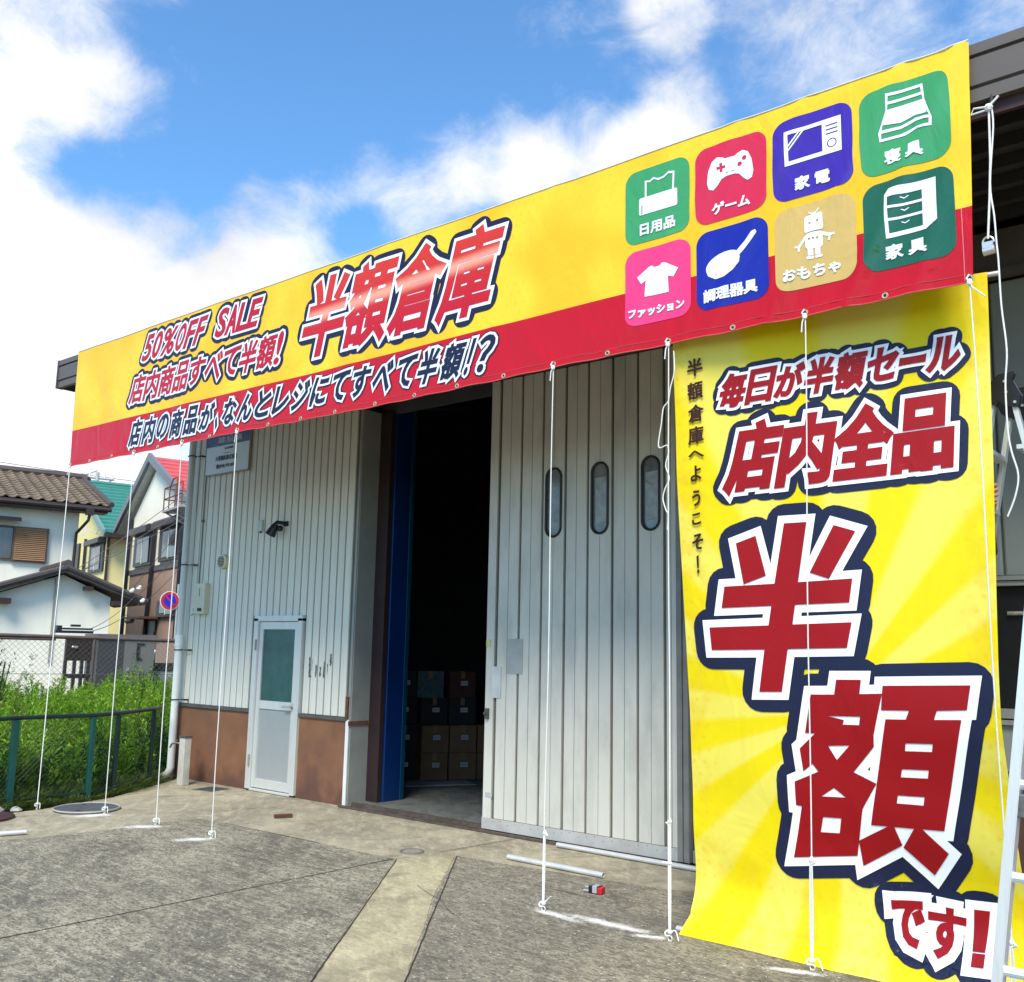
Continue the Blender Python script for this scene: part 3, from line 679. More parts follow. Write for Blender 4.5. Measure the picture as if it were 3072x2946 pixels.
# next door leaf, mostly behind the hanging cloth, then the wall bay at the right
SD2 = empty('sliding_door', (0, 0, 0)); SD2.parent = WH
q = MB(); q.box((-3.94, .03, .03), (-1.92, .07, 4.13)); q.build('door_back', GROOVE, SD2)
for k in range(8):
    q = MB(); xa = -3.93+.25*k; q.prism([(xa, .03), (xa, .014), (xa+.004, .01), (xa+.226, .01), (xa+.23, .014), (xa+.23, .03)], 'z', .12, 4.13); q.build('door_panel', DOORM, SD2)
q = MB(); q.box((-3.94, .0, .026), (-1.92, .009, .118)); q.build('bottom_rail', TRIM, SD2)
RW = mat('right_wall_sheet', (.27, .285, .27), .55, 0, .07, 3)
k = 0; x = -1.895
while x < 5.5:
    q = MB(); q.prism([(x, .02), (x, .008), (x+.012, 0), (x+.235, 0), (x+.247, .008), (x+.247, .02)], 'z', 2.145, 4.12); q.build('wall_sheet', RW, WH); x += .262
q = MB(); q.box((-1.9, .021, 2.14), (5.6, .06, 4.13)); q.box((-1.9, .02, 1.0), (-1.84, .29, 2.06)); q.build('wall_backing', GROOVE, WH)
q = MB(); q.box((-1.9, -.03, 2.075), (5.6, .04, 2.105)); q.box((-1.9, -.045, 2.11), (5.6, .04, 2.138)); q.build('window_head', TRIM, WH)
q = MB(); q.box((-1.84, .03, 1.30), (5.6, .05, 2.07)); q.build('window_glass', BLACKP, WH)
q = MB(); q.box((-1.64, .012, 1.888), (-1.54, .03, 1.912)); q.tube([(-1.63, .0, 1.90), (-1.59, -.008, 1.90), (-1.55, -.003, 1.903)], .006); q.build('window_latch', CHROME, WH)
q = MB(); q.box((-1.9, -.02, 1.235), (5.6, .04, 1.295)); q.box((-1.9, -.035, 1.195), (5.6, .03, 1.225)); q.build('window_sill', TRIM, WH)
q = MB(); q.box((-1.9, -.005, .905), (5.6, .035, 1.19)); q.build('lower_wall_panel', RW, WH)
q = MB(); q.box((-1.9, .0, -.1), (5.6, .05, .86)); q.build('rendered_base', mat('dark_brown_render', (.10, .045, .03), .9, 0, .2, 3), WH)
q = MB(); q.box((-1.9, -.02, .862), (5.6, .03, .9)); q.build('flashing', DTRIM, WH)
# corner trims and downpipe
q = MB(); q.box((XL-.02, -.03, .845), (XL+.035, .12, 4.46)); q.build('corner_trim', mat('corner_white', (.56, .60, .57), .45), WH, bevel=.003)
DP = MB(); DP.tube([(-10.985, -.10, 4.55), (-10.975, -.10, 1.65)], .040, 14); DP.build('downpipe', PIPEG, WH, smooth=True)
DP = MB(); DP.tube([(-10.975, -.10, 1.66), (-10.965, -.10, .12), (-10.98, -.13, .05), (-11.05, -.18, .0), (-11.12, -.22, -.03)], .045, 14); DP.tube([(-10.975, -.10, 1.56), (-10.975, -.10, 1.70)], .051, 14); DP.build('downpipe', WHITEP, WH, smooth=True)
for z in (3.93, 2.56, 1.52, .925):
    q = MB(); q.tube([(-10.975+.052*math.cos(a), -.10+.052*math.sin(a), z) for a in np.linspace(0, 2*math.pi, 15)], .007, 5); q.box((-10.92, -.06, z-.006), (-10.84, -.045, z+.006)); q.box((-10.85, -.06, z-.01), (-10.84, .0, z+.01)); q.build('pipe_bracket', BLACK, WH)
q = MB(); q.tube([(-10.78, -.012, 4.2), (-10.775, -.012, 2.3)], .008, 6); q.box((-10.79, -.03, 3.09), (-10.76, 0, 3.12)); q.build('cable_conduit', mat('conduit', (.16, .17, .16), .6), WH)

# ------------------------------------------------------------------ things fixed to the wall
SG = empty('sign_board', (-10.32, -.02, 3.93), 0, 'white company name plate with blue top band on the ribbed wall under the banner', 'sign')
q = MB(); q.box((-.445, -.018, -.255), (.445, -.0, .235)); q.build('sign_plate', mat('sign_enamel', (.62, .63, .60), .4, 0, .06, 4), SG)
q = MB(); q.box((-.445, -.0215, .09), (.445, -.0185, .235)); q.build('blue_band', mat('sign_blue', (.02, .03, .11), .4, 0, .1, 4), SG)
q = MB(); q.box((-.455, -.024, -.262), (-.446, 0, .24)); q.box((.446, -.024, -.262), (.455, 0, .24)); q.box((-.455, -.024, -.270), (.455, 0, -.256)); q.build('sign_frame', TRIM, SG)
def wtext(s, x0, z0, x1, z1, y, m_, parent, grow=0.0, name='lettering', sl=0.0):
    cs = fit(glyphs(s), (x0, z0), (x1, z0), (x1+sl, z1), (x0+sl, z1), grow)
    o = printed(name, [(cs, grow, False, 0.0, m_)], lambda a, b: y, parent, None, .3); return o
INK = mat('ink', (.03, .035, .05), .6)
wtext('大東建託株式会社', -.24, -.10, .21, -.035, -.0205, INK, SG, .0025)
wtext('☎(078) 975-8071', -.22, -.20, .18, -.14, -.0205, INK, SG, .0025)
wtext('No.29-0039', -.06, .035, .12, .065, -.0205, INK, SG, .002)
q = MB(); q.box((-.07, -.021, -.012), (.06, -.0188, -.007)); q.build('rule_line', INK, SG)
wtext('建設業', -.20, .12, .30, .20, -.0238, mat('pale_ink', (.5, .52, .55), .6), SG, .002)
VN = empty('wall_vent', (-10.275, -.0, 2.58), 0, 'round cream louvred vent cap stained at its foot on the ribbed wall', 'vent')
q = MB(); q.tube([(0, .0, 0), (0, -.045, 0), (0, -.055, 0)], [.088, .088, .074], 20); q.build('vent_body', CREAM, VN, smooth=True)
for k in range(7):
    h = .018*(k-3)-.002; w_ = math.sqrt(max(0, .066**2-h*h)); q = MB(); q.box((-w_, -.059, h-.005), (w_, -.0555, h+.005)); q.build('slat', mat('vent_slot', (.06, .055, .045), .8), VN)
MT = empty('meter_box', (-10.65, -.0, 2.14), 0, 'tall cream meter box with a black plug below the round vent', 'meter box')
q = MB(); q.box((-.105, -.075, -.185), (.105, 0, .185)); q.build('meter_case', CREAM, MT, bevel=.006)
q = MB(); q.box((-.004, -.078, .03), (.004, -.0755, .12)); q.box((-.03, -.0765, .125), (.03, -.0753, .128)); q.build('case_slot', INK, MT)
q = MB(); q.box((-.0, -.095, -.15), (.06, -.0755, -.115)); q.box((-.15, -.05, -.15), (-.106, -.02, -.115)); q.tube([(-.13, -.04, -.15), (-.15, -.05, -.19), (-.19, -.05, -.20)], .005, 5); q.build('plug', BLACK, MT, bevel=.002)
SB = empty('switch_box', (-9.585, -.0, 2.97), 0, 'small pale switch box left of the black flood lamp', 'switch box')
q = MB(); q.box((-.04, -.035, -.065), (.04, 0, .065)); q.build('box_body', mat('box_pale', (.48, .52, .48), .5), SB, bevel=.005)
q = MB(); q.tube([(0, -.015, -.065), (0, -.015, -.085)], .012, 8); q.build('cable_gland', BLACK, SB)
LP = empty('wall_lamp', (-9.12, 0, 2.96), 0, 'black swivel flood lamp pointing down over the personnel door', 'wall lamp')
q = MB(); q.box((-.045, -.035, -.03), (.04, 0, .04)); q.build('lamp_mount', BLACKP, LP, bevel=.005)
q = MB(); q.tube([(-.01, -.03, .01), (-.07, -.12, .02), (-.12, -.17, -.05)], .028, 10); q.ball((-.02, -.1, -.07), .045, 10); q.build('lamp_arm', BLACKP, LP, smooth=True)
q = MB(); q.tube([(-.07, -.13, -.01), (-.11, -.15, -.08), (-.15, -.17, -.16)], [.035, .06, .078], 16); q.build('lamp_head', BLACKP, LP, smooth=True)
q = MB(); q.tube([(-.1501, -.1701, -.1601), (-.152, -.171, -.164)], .068, 16); q.build('lamp_glass', mat('lamp_glass', (.12, .13, .2), .1, spec=1), LP)
LP.scale = (.8, .8, .8)
# paint stains left of the opening
STN = MB()
for x0, z0, x1, z1 in ((-8.60, 1.27, -8.585, 1.48), (-8.59, 1.27, -8.555, 1.285), (-8.55, 1.34, -8.545, 1.46), (-8.49, 1.27, -8.475, 1.40), (-8.42, 1.28, -8.40, 1.38), (-8.36, 1.27, -8.345, 1.44), (-8.30, 1.30, -8.29, 1.42), (-8.26, 1.40, -8.235, 1.52)):
    n_ = 8; L1 = [(x0+random.uniform(-.006, .004), z0+(z1-z0)*i_/n_) for i_ in range(n_+1)]; L2 = [(x1+random.uniform(-.004, .006), z0+(z1-z0)*i_/n_) for i_ in range(n_+1)]
    STN.add([(a, -.0018, c) for a, c in L1+L2], [(i_, i_+1+n_ - n_ + 0, i_+1+n_+1, i_+n_+1) for i_ in range(n_)])
STN.build('paint_stain', mat('stain', (.10, .10, .095), .9, 0, .5, 60), WH)

# tap post
TP = empty('tap_post', (-10.33, -.33, 0), 0, 'concrete water tap post against the brown base by the downpipe', 'tap')
q = MB(); q.box((-.055, -.045, 0), (.055, .045, .53)); q.build('post', mat('tap_post_concrete', (.50, .48, .43), .9, 0, .15, 8, .2, 60, None, (.14, .11, .09), dirt_scale=4), TP, bevel=.006)
q = MB(); q.box((-.062, -.052, .531), (.062, .052, .55)); q.build('post_cap', mat('cap_dark', (.09, .07, .06), .8), TP)
q = MB(); q.tube([(-.05, -.02, .46), (-.10, -.05, .465), (-.16, -.07, .455), (-.185, -.08, .41)], .011, 8); q.tube([(-.10, -.05, .465), (-.10, -.05, .50)], .008, 6); q.box((-.125, -.055, .498), (-.075, -.045, .506)); q.build('tap', mat('brass', (.35, .30, .22), .35, .8), TP, smooth=True)
# things on the ground
def disc(name, x, y, r, z, m_, label, cat, m2=None, rim=True):
    e = empty(name, (x, y, 0), 0, label, cat, 'round covers set in the concrete')
    q = MB(); q.tube([(0, 0, -.01), (0, 0, z), (0, 0, z+.002)], [r, r, r-.004], 40); q.build('lid', m_, e)
    if rim:
        q = MB(); q.tube([((r+.012)*math.cos(a), (r+.012)*math.sin(a), z-.002) for a in np.linspace(0, 2*math.pi, 41)], .009, 6, cap=False); q.build('rim', m2 or m_, e, smooth=True)
    return e
e = disc('manhole_cover', -9.44, -1.93, .285, .020, mat('cast_iron_grey', (.10, .105, .12), .6, .2, .2, 14, .4, 160), 'grey round manhole cover beside the green fence', 'manhole cover', mat('rim_pale', (.35, .34, .32), .8))
q = MB(); q.box((.10, -.17, .0225), (.15, -.14, .024)); q.box((-.2, .05, .0225), (-.17, .08, .024)); q.build('key_slot', BLACK, e)
e = disc('manhole_cover', -9.59, -2.86, .27, .018, mat('cast_iron_maroon', (.07, .03, .03), .6, .2, .2, 14, .4, 160), 'maroon round manhole cover cut by the left edge of the photo', 'manhole cover')
e = disc('inspection_cap', -5.83, -1.125, .078, .004, mat('cap_concrete', (.24, .22, .18), .9, 0, .2, 30), 'small round concrete inspection cap where the pale strip meets the apron', 'inspection cap', mat('cap_rim', (.15, .13, .11), .9), True)
e = empty('drain_cover', (-9.83, -.29, 0), .2, 'flat grey square drain cover at the foot of the brown base', 'drain cover')
q = MB(); q.box((-.14, -.14, 0), (.14, .14, .008)); q.build('lid', mat('drain_grey', (.11, .12, .12), .7, .2, .2, 20), e, bevel=.002)
q = MB()
for k in range(9): q.box((-.12, -.12+.028*k, .0085), (.12, -.11+.028*k, .0105))
q.build('grating', mat('drain_dark', (.05, .05, .05), .7), e)
def pipe_on_ground(p, q_, r, label):
    e = empty('metal_pipe', ((p[0]+q_[0])/2, (p[1]+q_[1])/2, 0), math.atan2(q_[1]-p[1], q_[0]-p[0]), label, 'pipe', 'loose metal pipes on the concrete')
    L = math.dist(p, q_)/2; n = 14; vs = []; 
    for x_, rr in ((-L, r), (L, r), (L, r*.82), (-L, r*.82)):
        vs += [(x_, rr*math.cos(2*math.pi*k/n), r+.005+rr*math.sin(2*math.pi*k/n)) for k in range(n)]
    fs = []
    for a in range(4):
        for k in range(n): fs.append((a*n+k, a*n+(k+1) % n, ((a+1) % 4)*n+(k+1) % n, ((a+1) % 4)*n+k))
    m_ = MB(); m_.add(vs, fs); m_.build('pipe_tube', STEEL, e, smooth=True)
    m_ = MB(); m_.tube([(L-.03, 0, r+.005), (L-.029, 0, r+.005)], r*.81, 12); m_.tube([(-L+.03, 0, r+.005), (-L+.029, 0, r+.005)], r*.81, 12); m_.build('pipe_plug', BLACK, e)
pipe_on_ground((-5.10, -.81), (-4.20, -.825), .019, 'short galvanised pipe lying on the concrete above the red and black tool')
pipe_on_ground((-5.12, -.15), (-2.6, -.16), .019, 'long galvanised pipe lying along the foot of the sliding door')
pipe_on_ground((-8.57, -2.91), (-8.85, -3.75), .019, 'metal pipe end poking in at the left edge of the photo')
e = empty('roller_clip', (-3.98, -1.235, 0), .15, 'small red and black hand tool with two silver prongs on the concrete', 'tool')
q = MB(); q.box((-.045, -.03, .0), (.04, .03, .055)); q.build('tool_body', BLACKP, e, bevel=.008)
q = MB(); q.box((.022, -.032, .006), (.055, .032, .05)); q.build('red_cap', mat('tool_red', (.5, .01, .015), .4), e, bevel=.006)
q = MB(); q.box((-.015, -.0325, .01), (.02, .0325, .058)); q.build('grey_band', mat('tool_grey', (.35, .35, .36), .4), e, bevel=.004)
q = MB(); q.tube([(-.045, -.012, .018), (-.085, -.012, .018)], .007, 8); q.tube([(-.045, .012, .036), (-.085, .012, .036)], .007, 8); q.build('prong', CHROME, e)
e = empty('wood_offcut', (-7.795, -.87, 0), 1.15, 'short dark red wooden offcut lying on the pale concrete apron', 'wood block')
q = MB(); q.box((-.085, -.02, 0), (.085, .02, .035)); q.build('block', mat('dark_red_wood', (.09, .03, .018), .7, 0, .3, 14, streak=(1, 6, 6)), e, bevel=.005)
for i_, (x, y, s_) in enumerate(((-9.82, -2.62, .07), (-9.78, -2.45, .05), (-9.86, -2.78, .06))):
    me = MB(); me.ball((0, 0, 0), s_, 8, 1.4, 1, .5); me = me.mesh('stone', mat('stone', (.34, .33, .30), .9, 0, .2, 20))
    for v_ in me.vertices: v_.co += Vector((random.uniform(-1, 1), random.uniform(-1, 1), random.uniform(-1, 1)))*s_*.18
    o = link('stone', me); o.location = (x, y, s_*.3); tag(o, ['pale stone at the fence foot by the left edge, largest of three', 'small pale stone nearest the first white rope', 'pale stone beside the maroon manhole cover'][i_], 'stone', 'stones at the foot of the fence')

# ------------------------------------------------------------------ cartons inside
CB = [ (0, 0, 0), (1, 0, 0), (0, 1, 0), (1, 1, 0), (-1, 0, 1), (-1, 1, 1), (0, 2, 2), (1, 2, 2), (0, 3, 3), (1, 3, 3), (-1, 2, 2), (-1, 3, 3), (2, 0, 0), (2, 1, 0)]
ca = R_(60.6); cu_ = Vector((math.cos(ca), math.sin(ca), 0)); cn = Vector((math.cos(ca-math.pi/2), math.sin(ca-math.pi/2), 0))
names = {0: 'first', 1: 'second', -1: 'set back', 2: 'third'}
desc = ['lower front brown carton at the left of the two stacks in the dark doorway', 'lower brown carton of the right hand stack in the doorway', 'upper brown carton of the left stack in the doorway', 'upper brown carton of the right stack in the doorway',
 'dim carton behind the left stack at floor level', 'dim carton behind the left stack, second layer', 'dark carton with a white label above the left brown stack', 'dark carton with a white label above the right brown stack',
 'pale blue printed carton high in the dark doorway', 'dull red carton high in the dark doorway', 'dark carton in the third layer near the blue column', 'dark topmost carton near the blue column', 'lower carton half hidden by the sliding door edge', 'second layer carton half hidden by the sliding door edge']
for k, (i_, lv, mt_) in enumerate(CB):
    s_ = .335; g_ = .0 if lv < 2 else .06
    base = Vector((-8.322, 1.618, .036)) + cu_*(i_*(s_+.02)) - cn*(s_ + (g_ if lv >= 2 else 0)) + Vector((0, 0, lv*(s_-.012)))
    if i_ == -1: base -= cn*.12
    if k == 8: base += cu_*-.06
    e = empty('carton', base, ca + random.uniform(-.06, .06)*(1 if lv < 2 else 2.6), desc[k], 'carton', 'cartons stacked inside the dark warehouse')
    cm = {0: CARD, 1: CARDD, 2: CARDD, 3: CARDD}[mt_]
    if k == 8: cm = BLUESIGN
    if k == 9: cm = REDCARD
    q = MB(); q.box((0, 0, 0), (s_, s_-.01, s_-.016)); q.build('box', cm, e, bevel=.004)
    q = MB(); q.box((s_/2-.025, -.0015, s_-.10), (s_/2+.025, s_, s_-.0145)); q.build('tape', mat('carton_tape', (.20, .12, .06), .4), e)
    if k != 8:
        q = MB(); q.box((.14, -.003, .15), (.23, -.0018, .205)); q.build('shipping_label', LABEL, e)
        q = MB(); 
        for j in range(6): q.box((.15+.012*j, -.0040, .165), (.156+.012*j, -.0032, .19))
        q.build('barcode', LABELP, e)
e = empty('cardboard_sheet', (-8.55, 1.50, .036), ca, 'flat grey cardboard sheet under the carton stacks', 'cardboard'); q = MB(); q.box((-.1, -.28, 0), (.75, .1, .008)); q.build('sheet', mat('grey_card', (.32, .31, .30), .9, 0, .2, 20), e)

# ------------------------------------------------------------------ long banner on the eave
BZ0, BZ1 = 3.470, 4.772
def hb(x, z):
    t = (x+10.5)/9.24
    w_ = .004*math.sin(x*2.1+z*1.3) + .0035*math.sin(x*5.3-z*3.1+1)
    for c0, s_, a_, wd in ((-1.60, .50, .028, .055), (-1.98, .62, .019, .05), (-2.45, .5, .012, .06), (-1.36, .3, .012, .05), (-3.0, .7, .012, .07), (-4.3, .6, .008, .07), (-5.9, .5, .006, .1), (-8.2, .4, .006, .12)):
        d = (x-c0) - s_*(z-4.1); w_ += a_*math.exp(-(d/wd)**2)
    low = max(0, (3.62-z)/.15); w_ += .010*low*math.sin(x*math.pi/.22+.3)*.5
    return -1.885 - w_*.85
def hedge(x):            # bottom hem hangs in shallow scallops between the tie ropes
    return 3.472 - .016*math.sin(math.pi*min(1, max(0, (x+7.4)/3.5))) - .004*math.cos(x*math.pi/.22)
HB = empty('banner', (0, 0, 0), 0, 'long yellow and red sale banner with eight coloured icon tiles along the eave', 'banner')
nx = 400; nz = 43
vs = []; fs = []; mi = []
zc = 3.872
zrows = list(np.linspace(0, 1, 15)*1.0)
def hrow(x, j):
    zb = hedge(x); zr = zc - .018*math.exp(-((x+6.2)/2.5)**2)
    if j <= 14: return zb + (zr-zb)*j/14
    return zr + (BZ1-zr)*(j-14)/29
for i_ in range(nx+1):
    for j in range(44):
        t = i_/nx; zt = (j/43); xx = (-10.497*(1-zt)+-10.547*zt)*(1-t) + (-1.262*(1-zt)+-1.220*zt)*t
        z = hrow(xx, j); vs.append((xx, hb(xx, z), z))
for i_ in range(nx):
    for j in range(43):
        a = i_*44+j; fs.append((a, a+44, a+45, a+1)); mi.append(0 if j >= 14 else 1)
me = bpy.data.meshes.new('cloth'); me.from_pydata(vs, [], fs); me.materials.append(V_YEL); me.materials.append(V_RED); me.polygons.foreach_set('material_index', mi); me.polygons.foreach_set('use_smooth', [True]*len(fs)); link('cloth', me, HB)
# stitched hem line and right hand stitch
q = MB(); q.tube([(x, hb(x, hedge(x)+.045)-.001, hedge(x)+.045) for x in np.linspace(-10.49, -1.27, 150)], .0018, 4, cap=False); q.tube([(x, hb(x, hedge(x))-.001, hedge(x)+.002) for x in np.linspace(-10.495, -1.265, 150)], .0035, 5); q.build('hem', mat('hem_thread', (.62, .10, .09), .5), HB)
q = MB(); q.tube([(-1.30, hb(-1.30, z)-.001, z) for z in np.linspace(3.48, 3.87, 20)], .0018, 4, cap=False); q.build('stitching', mat('stitch', (.75, .25, .25), .5), HB)
q = MB(); q.tube([(x, hb(x, BZ1)-.002, BZ1+.002) for x in np.linspace(-10.54, -1.22, 120)], .004, 5); q.build('top_edge', V_WHITE, HB)
GX = [-10.483, -10.068, -9.614, -9.182, -8.753, -8.311, -7.872, -7.429, -6.996, -6.557, -6.117, -5.65, -5.21, -4.771, -4.336, -3.895, -3.462, -3.02, -2.584, -2.143, -1.699, -1.276]
gme = None
BRASS = mat('eyelet', (.62, .55, .36), .3, .5)
for x in GX:
    if gme is None:
        q = MB(); n = 14; vs2 = []
        for rr, yy in ((.0085, 0), (.0095, -.004), (.015, -.005), (.018, 0)): vs2 += [(rr*math.cos(2*math.pi*k/n), yy, rr*math.sin(2*math.pi*k/n)) for k in range(n)]
        q.add(vs2, [(a*n+k, a*n+(k+1) % n, (a+1)*n+(k+1) % n, (a+1)*n+k) for a in range(3) for k in range(n)]); q.cur = 1; q.tube([(0, .001, 0), (0, -.001, 0)], .0085, 12); gme = q.mesh('eyelet', [BRASS, BLACK])
    o = link('eyelet', gme, HB); z = hedge(x)+.022; o.location = (x, hb(x, z)-.0025, z)
L1, L2, L3 = .0026, .0050, .0074
HC = (-10.49, 3.49, -1.28, 4.766)
def lettered(s, quad, bold, w_, n_, mats, name='lettering', clip=HC, surf=hb, parent=HB, label=None, pitch=.05):
    cs = fit(glyphs(s), *quad, inset=bold) if isinstance(s, str) else s
    lay = []
    if n_: lay.append((cs, bold+w_+n_, True, L1, mats[2]))
    if w_: lay.append((cs, bold+w_, False, L2, mats[1]))
    lay.append((cs, bold, False, L3, mats[0]))
    return printed(name, lay, surf, parent, clip, pitch, label)
RWN = (V_DRED, V_WHITE, V_NAVY)
lettered(packed('50%OFF', ((-9.20, 4.430), (-8.11, 4.430), (-8.00, 4.680), (-9.105, 4.680)), .24), None, .009, .022, .034, RWN)
lettered(packed('SALE', ((-7.905, 4.437), (-7.26, 4.437), (-7.18, 4.678), (-7.83, 4.690)), .16), None, .011, .022, .034, RWN)
lettered(packed('店内商品すべて半額!', ((-9.385, 4.010), (-6.895, 4.020), (-6.825, 4.295), (-9.31, 4.285)), .12), None, .0085, .020, .036, RWN)
lettered(packed('店内の商品が、なんとレジにてすべて半額！？', ((-9.345, 3.560), (-4.46, 3.555), (-4.37, 3.800), (-9.285, 3.815)), .27), None, .0085, .019, .011, (V_NAVY, V_WHITE, V_NAVY))
lettered(packed('半額倉庫', ((-6.655, 4.008), (-4.50, 4.000), (-4.325, 4.640), (-6.50, 4.655)), .10), None, .019, .026, .043, (V_SHINE, V_WHITE, V_NAVY))
# icon tiles
def tx(i): return -3.335 + .5115*i
TILES = [('日用品', T_GREEN, 0, 0, (-3.222, 4.221, -2.964, 4.300), 'green icon tile with a tissue box'), ('ゲーム', T_RED, 1, 0, (-2.712, 4.221, -2.458, 4.296), 'red icon tile with a game controller'),
 ('家電', T_PURP, 2, 0, (-2.180, 4.219, -1.973, 4.302), 'purple icon tile with a microwave oven'), ('寝具', T_GREEN, 3, 0, (-1.674, 4.221, -1.470, 4.304), 'green icon tile with a futon'),
 ('ファッション', T_PINK, 0, 1, (-3.304, 3.682, -2.906, 3.742), 'pink icon tile with a T-shirt'), ('調理器具', T_BLUE, 1, 1, (-2.776, 3.677, -2.422, 3.760), 'blue icon tile with a frying pan'),
 ('おもちゃ', T_GOLD, 2, 1, (-2.264, 3.684, -1.931, 3.760), 'ochre icon tile with a toy robot'), ('家具', T_DGREEN, 3, 1, (-1.687, 3.682, -1.473, 3.766), 'dark green icon tile with a chest of drawers')]
def icon(k, x, z):
    """contours in banner metres; x,z is the tile's lower left corner"""
    P = lambda pts: [(x+a, z+b) for a, b in pts]
    o = []
    A_ = lambda pts, hole=False: o.append((cw if hole else ccw)(P(pts)))
    if k == 0:
        A_(rounded(.107, .185, .385, .300, .012)); A_(stroke((.128, .188), (.128, .25), .008) , True)
        pts = [(.150, .300), (.150, .412), (.185, .404), (.215, .418), (.250, .400), (.290, .405), (.325, .425), (.368, .415), (.362, .300)]
        inn = [(.163, .300), (.163, .398), (.188, .391), (.215, .405), (.250, .387), (.290, .392), (.322, .411), (.355, .402), (.349, .300)]
        A_(pts + inn[::-1])
    if k == 1:
        A_([(.095, .215), (.085, .255), (.095, .330), (.120, .385), (.155, .405), (.190, .395), (.205, .385), (.270, .385), (.285, .395), (.320, .405), (.355, .385), (.378, .330), (.388, .255), (.378, .215), (.350, .205), (.325, .225), (.295, .262), (.265, .272), (.210, .272), (.180, .262), (.148, .225), (.123, .205)])
        A_([(.150, .325), (.150, .343), (.169, .343), (.169, .362), (.187, .362), (.187, .343), (.206, .343), (.206, .325), (.187, .325), (.187, .306), (.169, .306), (.169, .325)], True)
        A_(ell(.300, .322, .015, .015, 12), True); A_(ell(.330, .352, .015, .015, 12), True); A_(rect(.206, .292, .226, .297), True); A_(rect(.245, .292, .265, .297), True)
    if k == 2:
        A_(rect(.075, .210, .410, .420)); A_(rect(.098, .235, .300, .397), True)
        A_(stroke((.095, .325), (.165, .400), .009)); A_(stroke((.095, .300), (.188, .400), .009))
        for h in (.375, .350, .325): A_(rect(.322, h, .390, h+.008), True)
        o.append(cw(ell(x+.355, z+.270, .028, .028, 18))); o.append(ccw(ell(x+.355, z+.270, .022, .022, 18)))
    if k == 3:
        A_([(.150, .448), (.340, .448), (.348, .355), (.385, .235), (.380, .190), (.300, .192), (.24, .180), (.105, .185), (.100, .235), (.145, .355)])
        A_([(.162, .432), (.328, .432), (.332, .402), (.158, .402)], True); A_([(.157, .386), (.334, .386), (.338, .358), (.153, .358)], True)
        A_([(.125, .278), (.22, .262), (.300, .280), (.368, .262), (.372, .248), (.300, .262), (.22, .243), (.118, .250)], True)
        A_([(.115, .232), (.22, .226), (.300, .243), (.370, .232), (.368, .205), (.300, .208), (.22, .196), (.115, .200)], True)
    if k == 4:
        A_([(.150, .170), (.318, .170), (.312, .275), (.352, .262), (.385, .312), (.300, .362), (.278, .366), (.258, .350), (.220, .350), (.200, .366), (.178, .362), (.090, .312), (.122, .262), (.158, .278)])
    if k == 5:
        c_ = ell(.180, .268, .115, .062, 28, .22); A_(c_)
        A_([(.066, .242), (.080, .205), (.130, .175), (.190, .178), (.250, .205), (.290, .245), (.298, .285), (.287, .268), (.250, .232), (.190, .208), (.130, .200), (.082, .222)])
        A_([(.270, .312), (.330, .362), (.372, .412), (.395, .418), (.403, .402), (.370, .362), (.330, .318), (.293, .285)])
    if k == 6:
        A_(rounded(.182, .312, .292, .412, .014)); A_(ell(.213, .365, .008, .008, 10), True); A_(ell(.262, .365, .008, .008, 10), True)
        A_(stroke((.235, .410), (.208, .432), .007)); A_(stroke((.240, .410), (.270, .442), .007)); A_(rect(.225, .40, .25, .425))
        A_(rounded(.190, .212, .285, .305, .018)); 
        for a in (.212, .234, .256): A_(rect(a-.006, .262, a+.006, .274), True)
        A_(stroke((.195, .290), (.145, .235), .020)); A_(stroke((.280, .290), (.330, .270), .020)); A_(stroke((.145, .240), (.120, .245), .012)); A_(stroke((.145, .238), (.150, .208), .012)); A_(stroke((.325, .272), (.352, .275), .012)); A_(stroke((.325, .27), (.318, .240), .012))
        A_(rect(.200, .175, .229, .215)); A_(rect(.240, .175, .269, .215)); A_(rounded(.190, .155, .230, .172, .006)); A_(rounded(.240, .155, .280, .172, .006))
    if k == 7:
        A_([(.120, .165), (.328, .165), (.385, .205), (.385, .440), (.145, .440), (.120, .410)]);
        for a, b in ((.340, .392), (.272, .326), (.190, .258)): A_(rect(.137, a, .312, b), True)
        for a in (.375, .308, .238):
            o.append(ccw(P([(.200, a), (.222, a-.012), (.246, a), (.241, a+.003), (.222, a-.006), (.205, a+.003)])))
    return o
for k, (s, m_, ci, row, tq, lab) in enumerate(TILES):
    x0 = tx(ci); z0 = 4.176 if row == 0 else 3.634
    tile = printed('icon_tile', [([ccw(rounded(x0, z0, x0+.472, z0+.494, .082, 8))], 0, False, L1, m_)], hb, HB, None, .024, lab)
    sc_ = 1.0
    ic = icon(k, x0, z0 + (.0 if row == 0 else .005))
    printed('pictogram', [(ic, 0, False, L2+.0004, V_WHITE)], hb, tile, None, .024)
    lettered(s if len(s) != 2 else s[0]+' '+s[1], ((tq[0], tq[1]), (tq[2], tq[1]), (tq[2], tq[3]), (tq[0], tq[3])), .0032, 0, 0, (V_WHITE,)*3, parent=tile, pitch=.024)

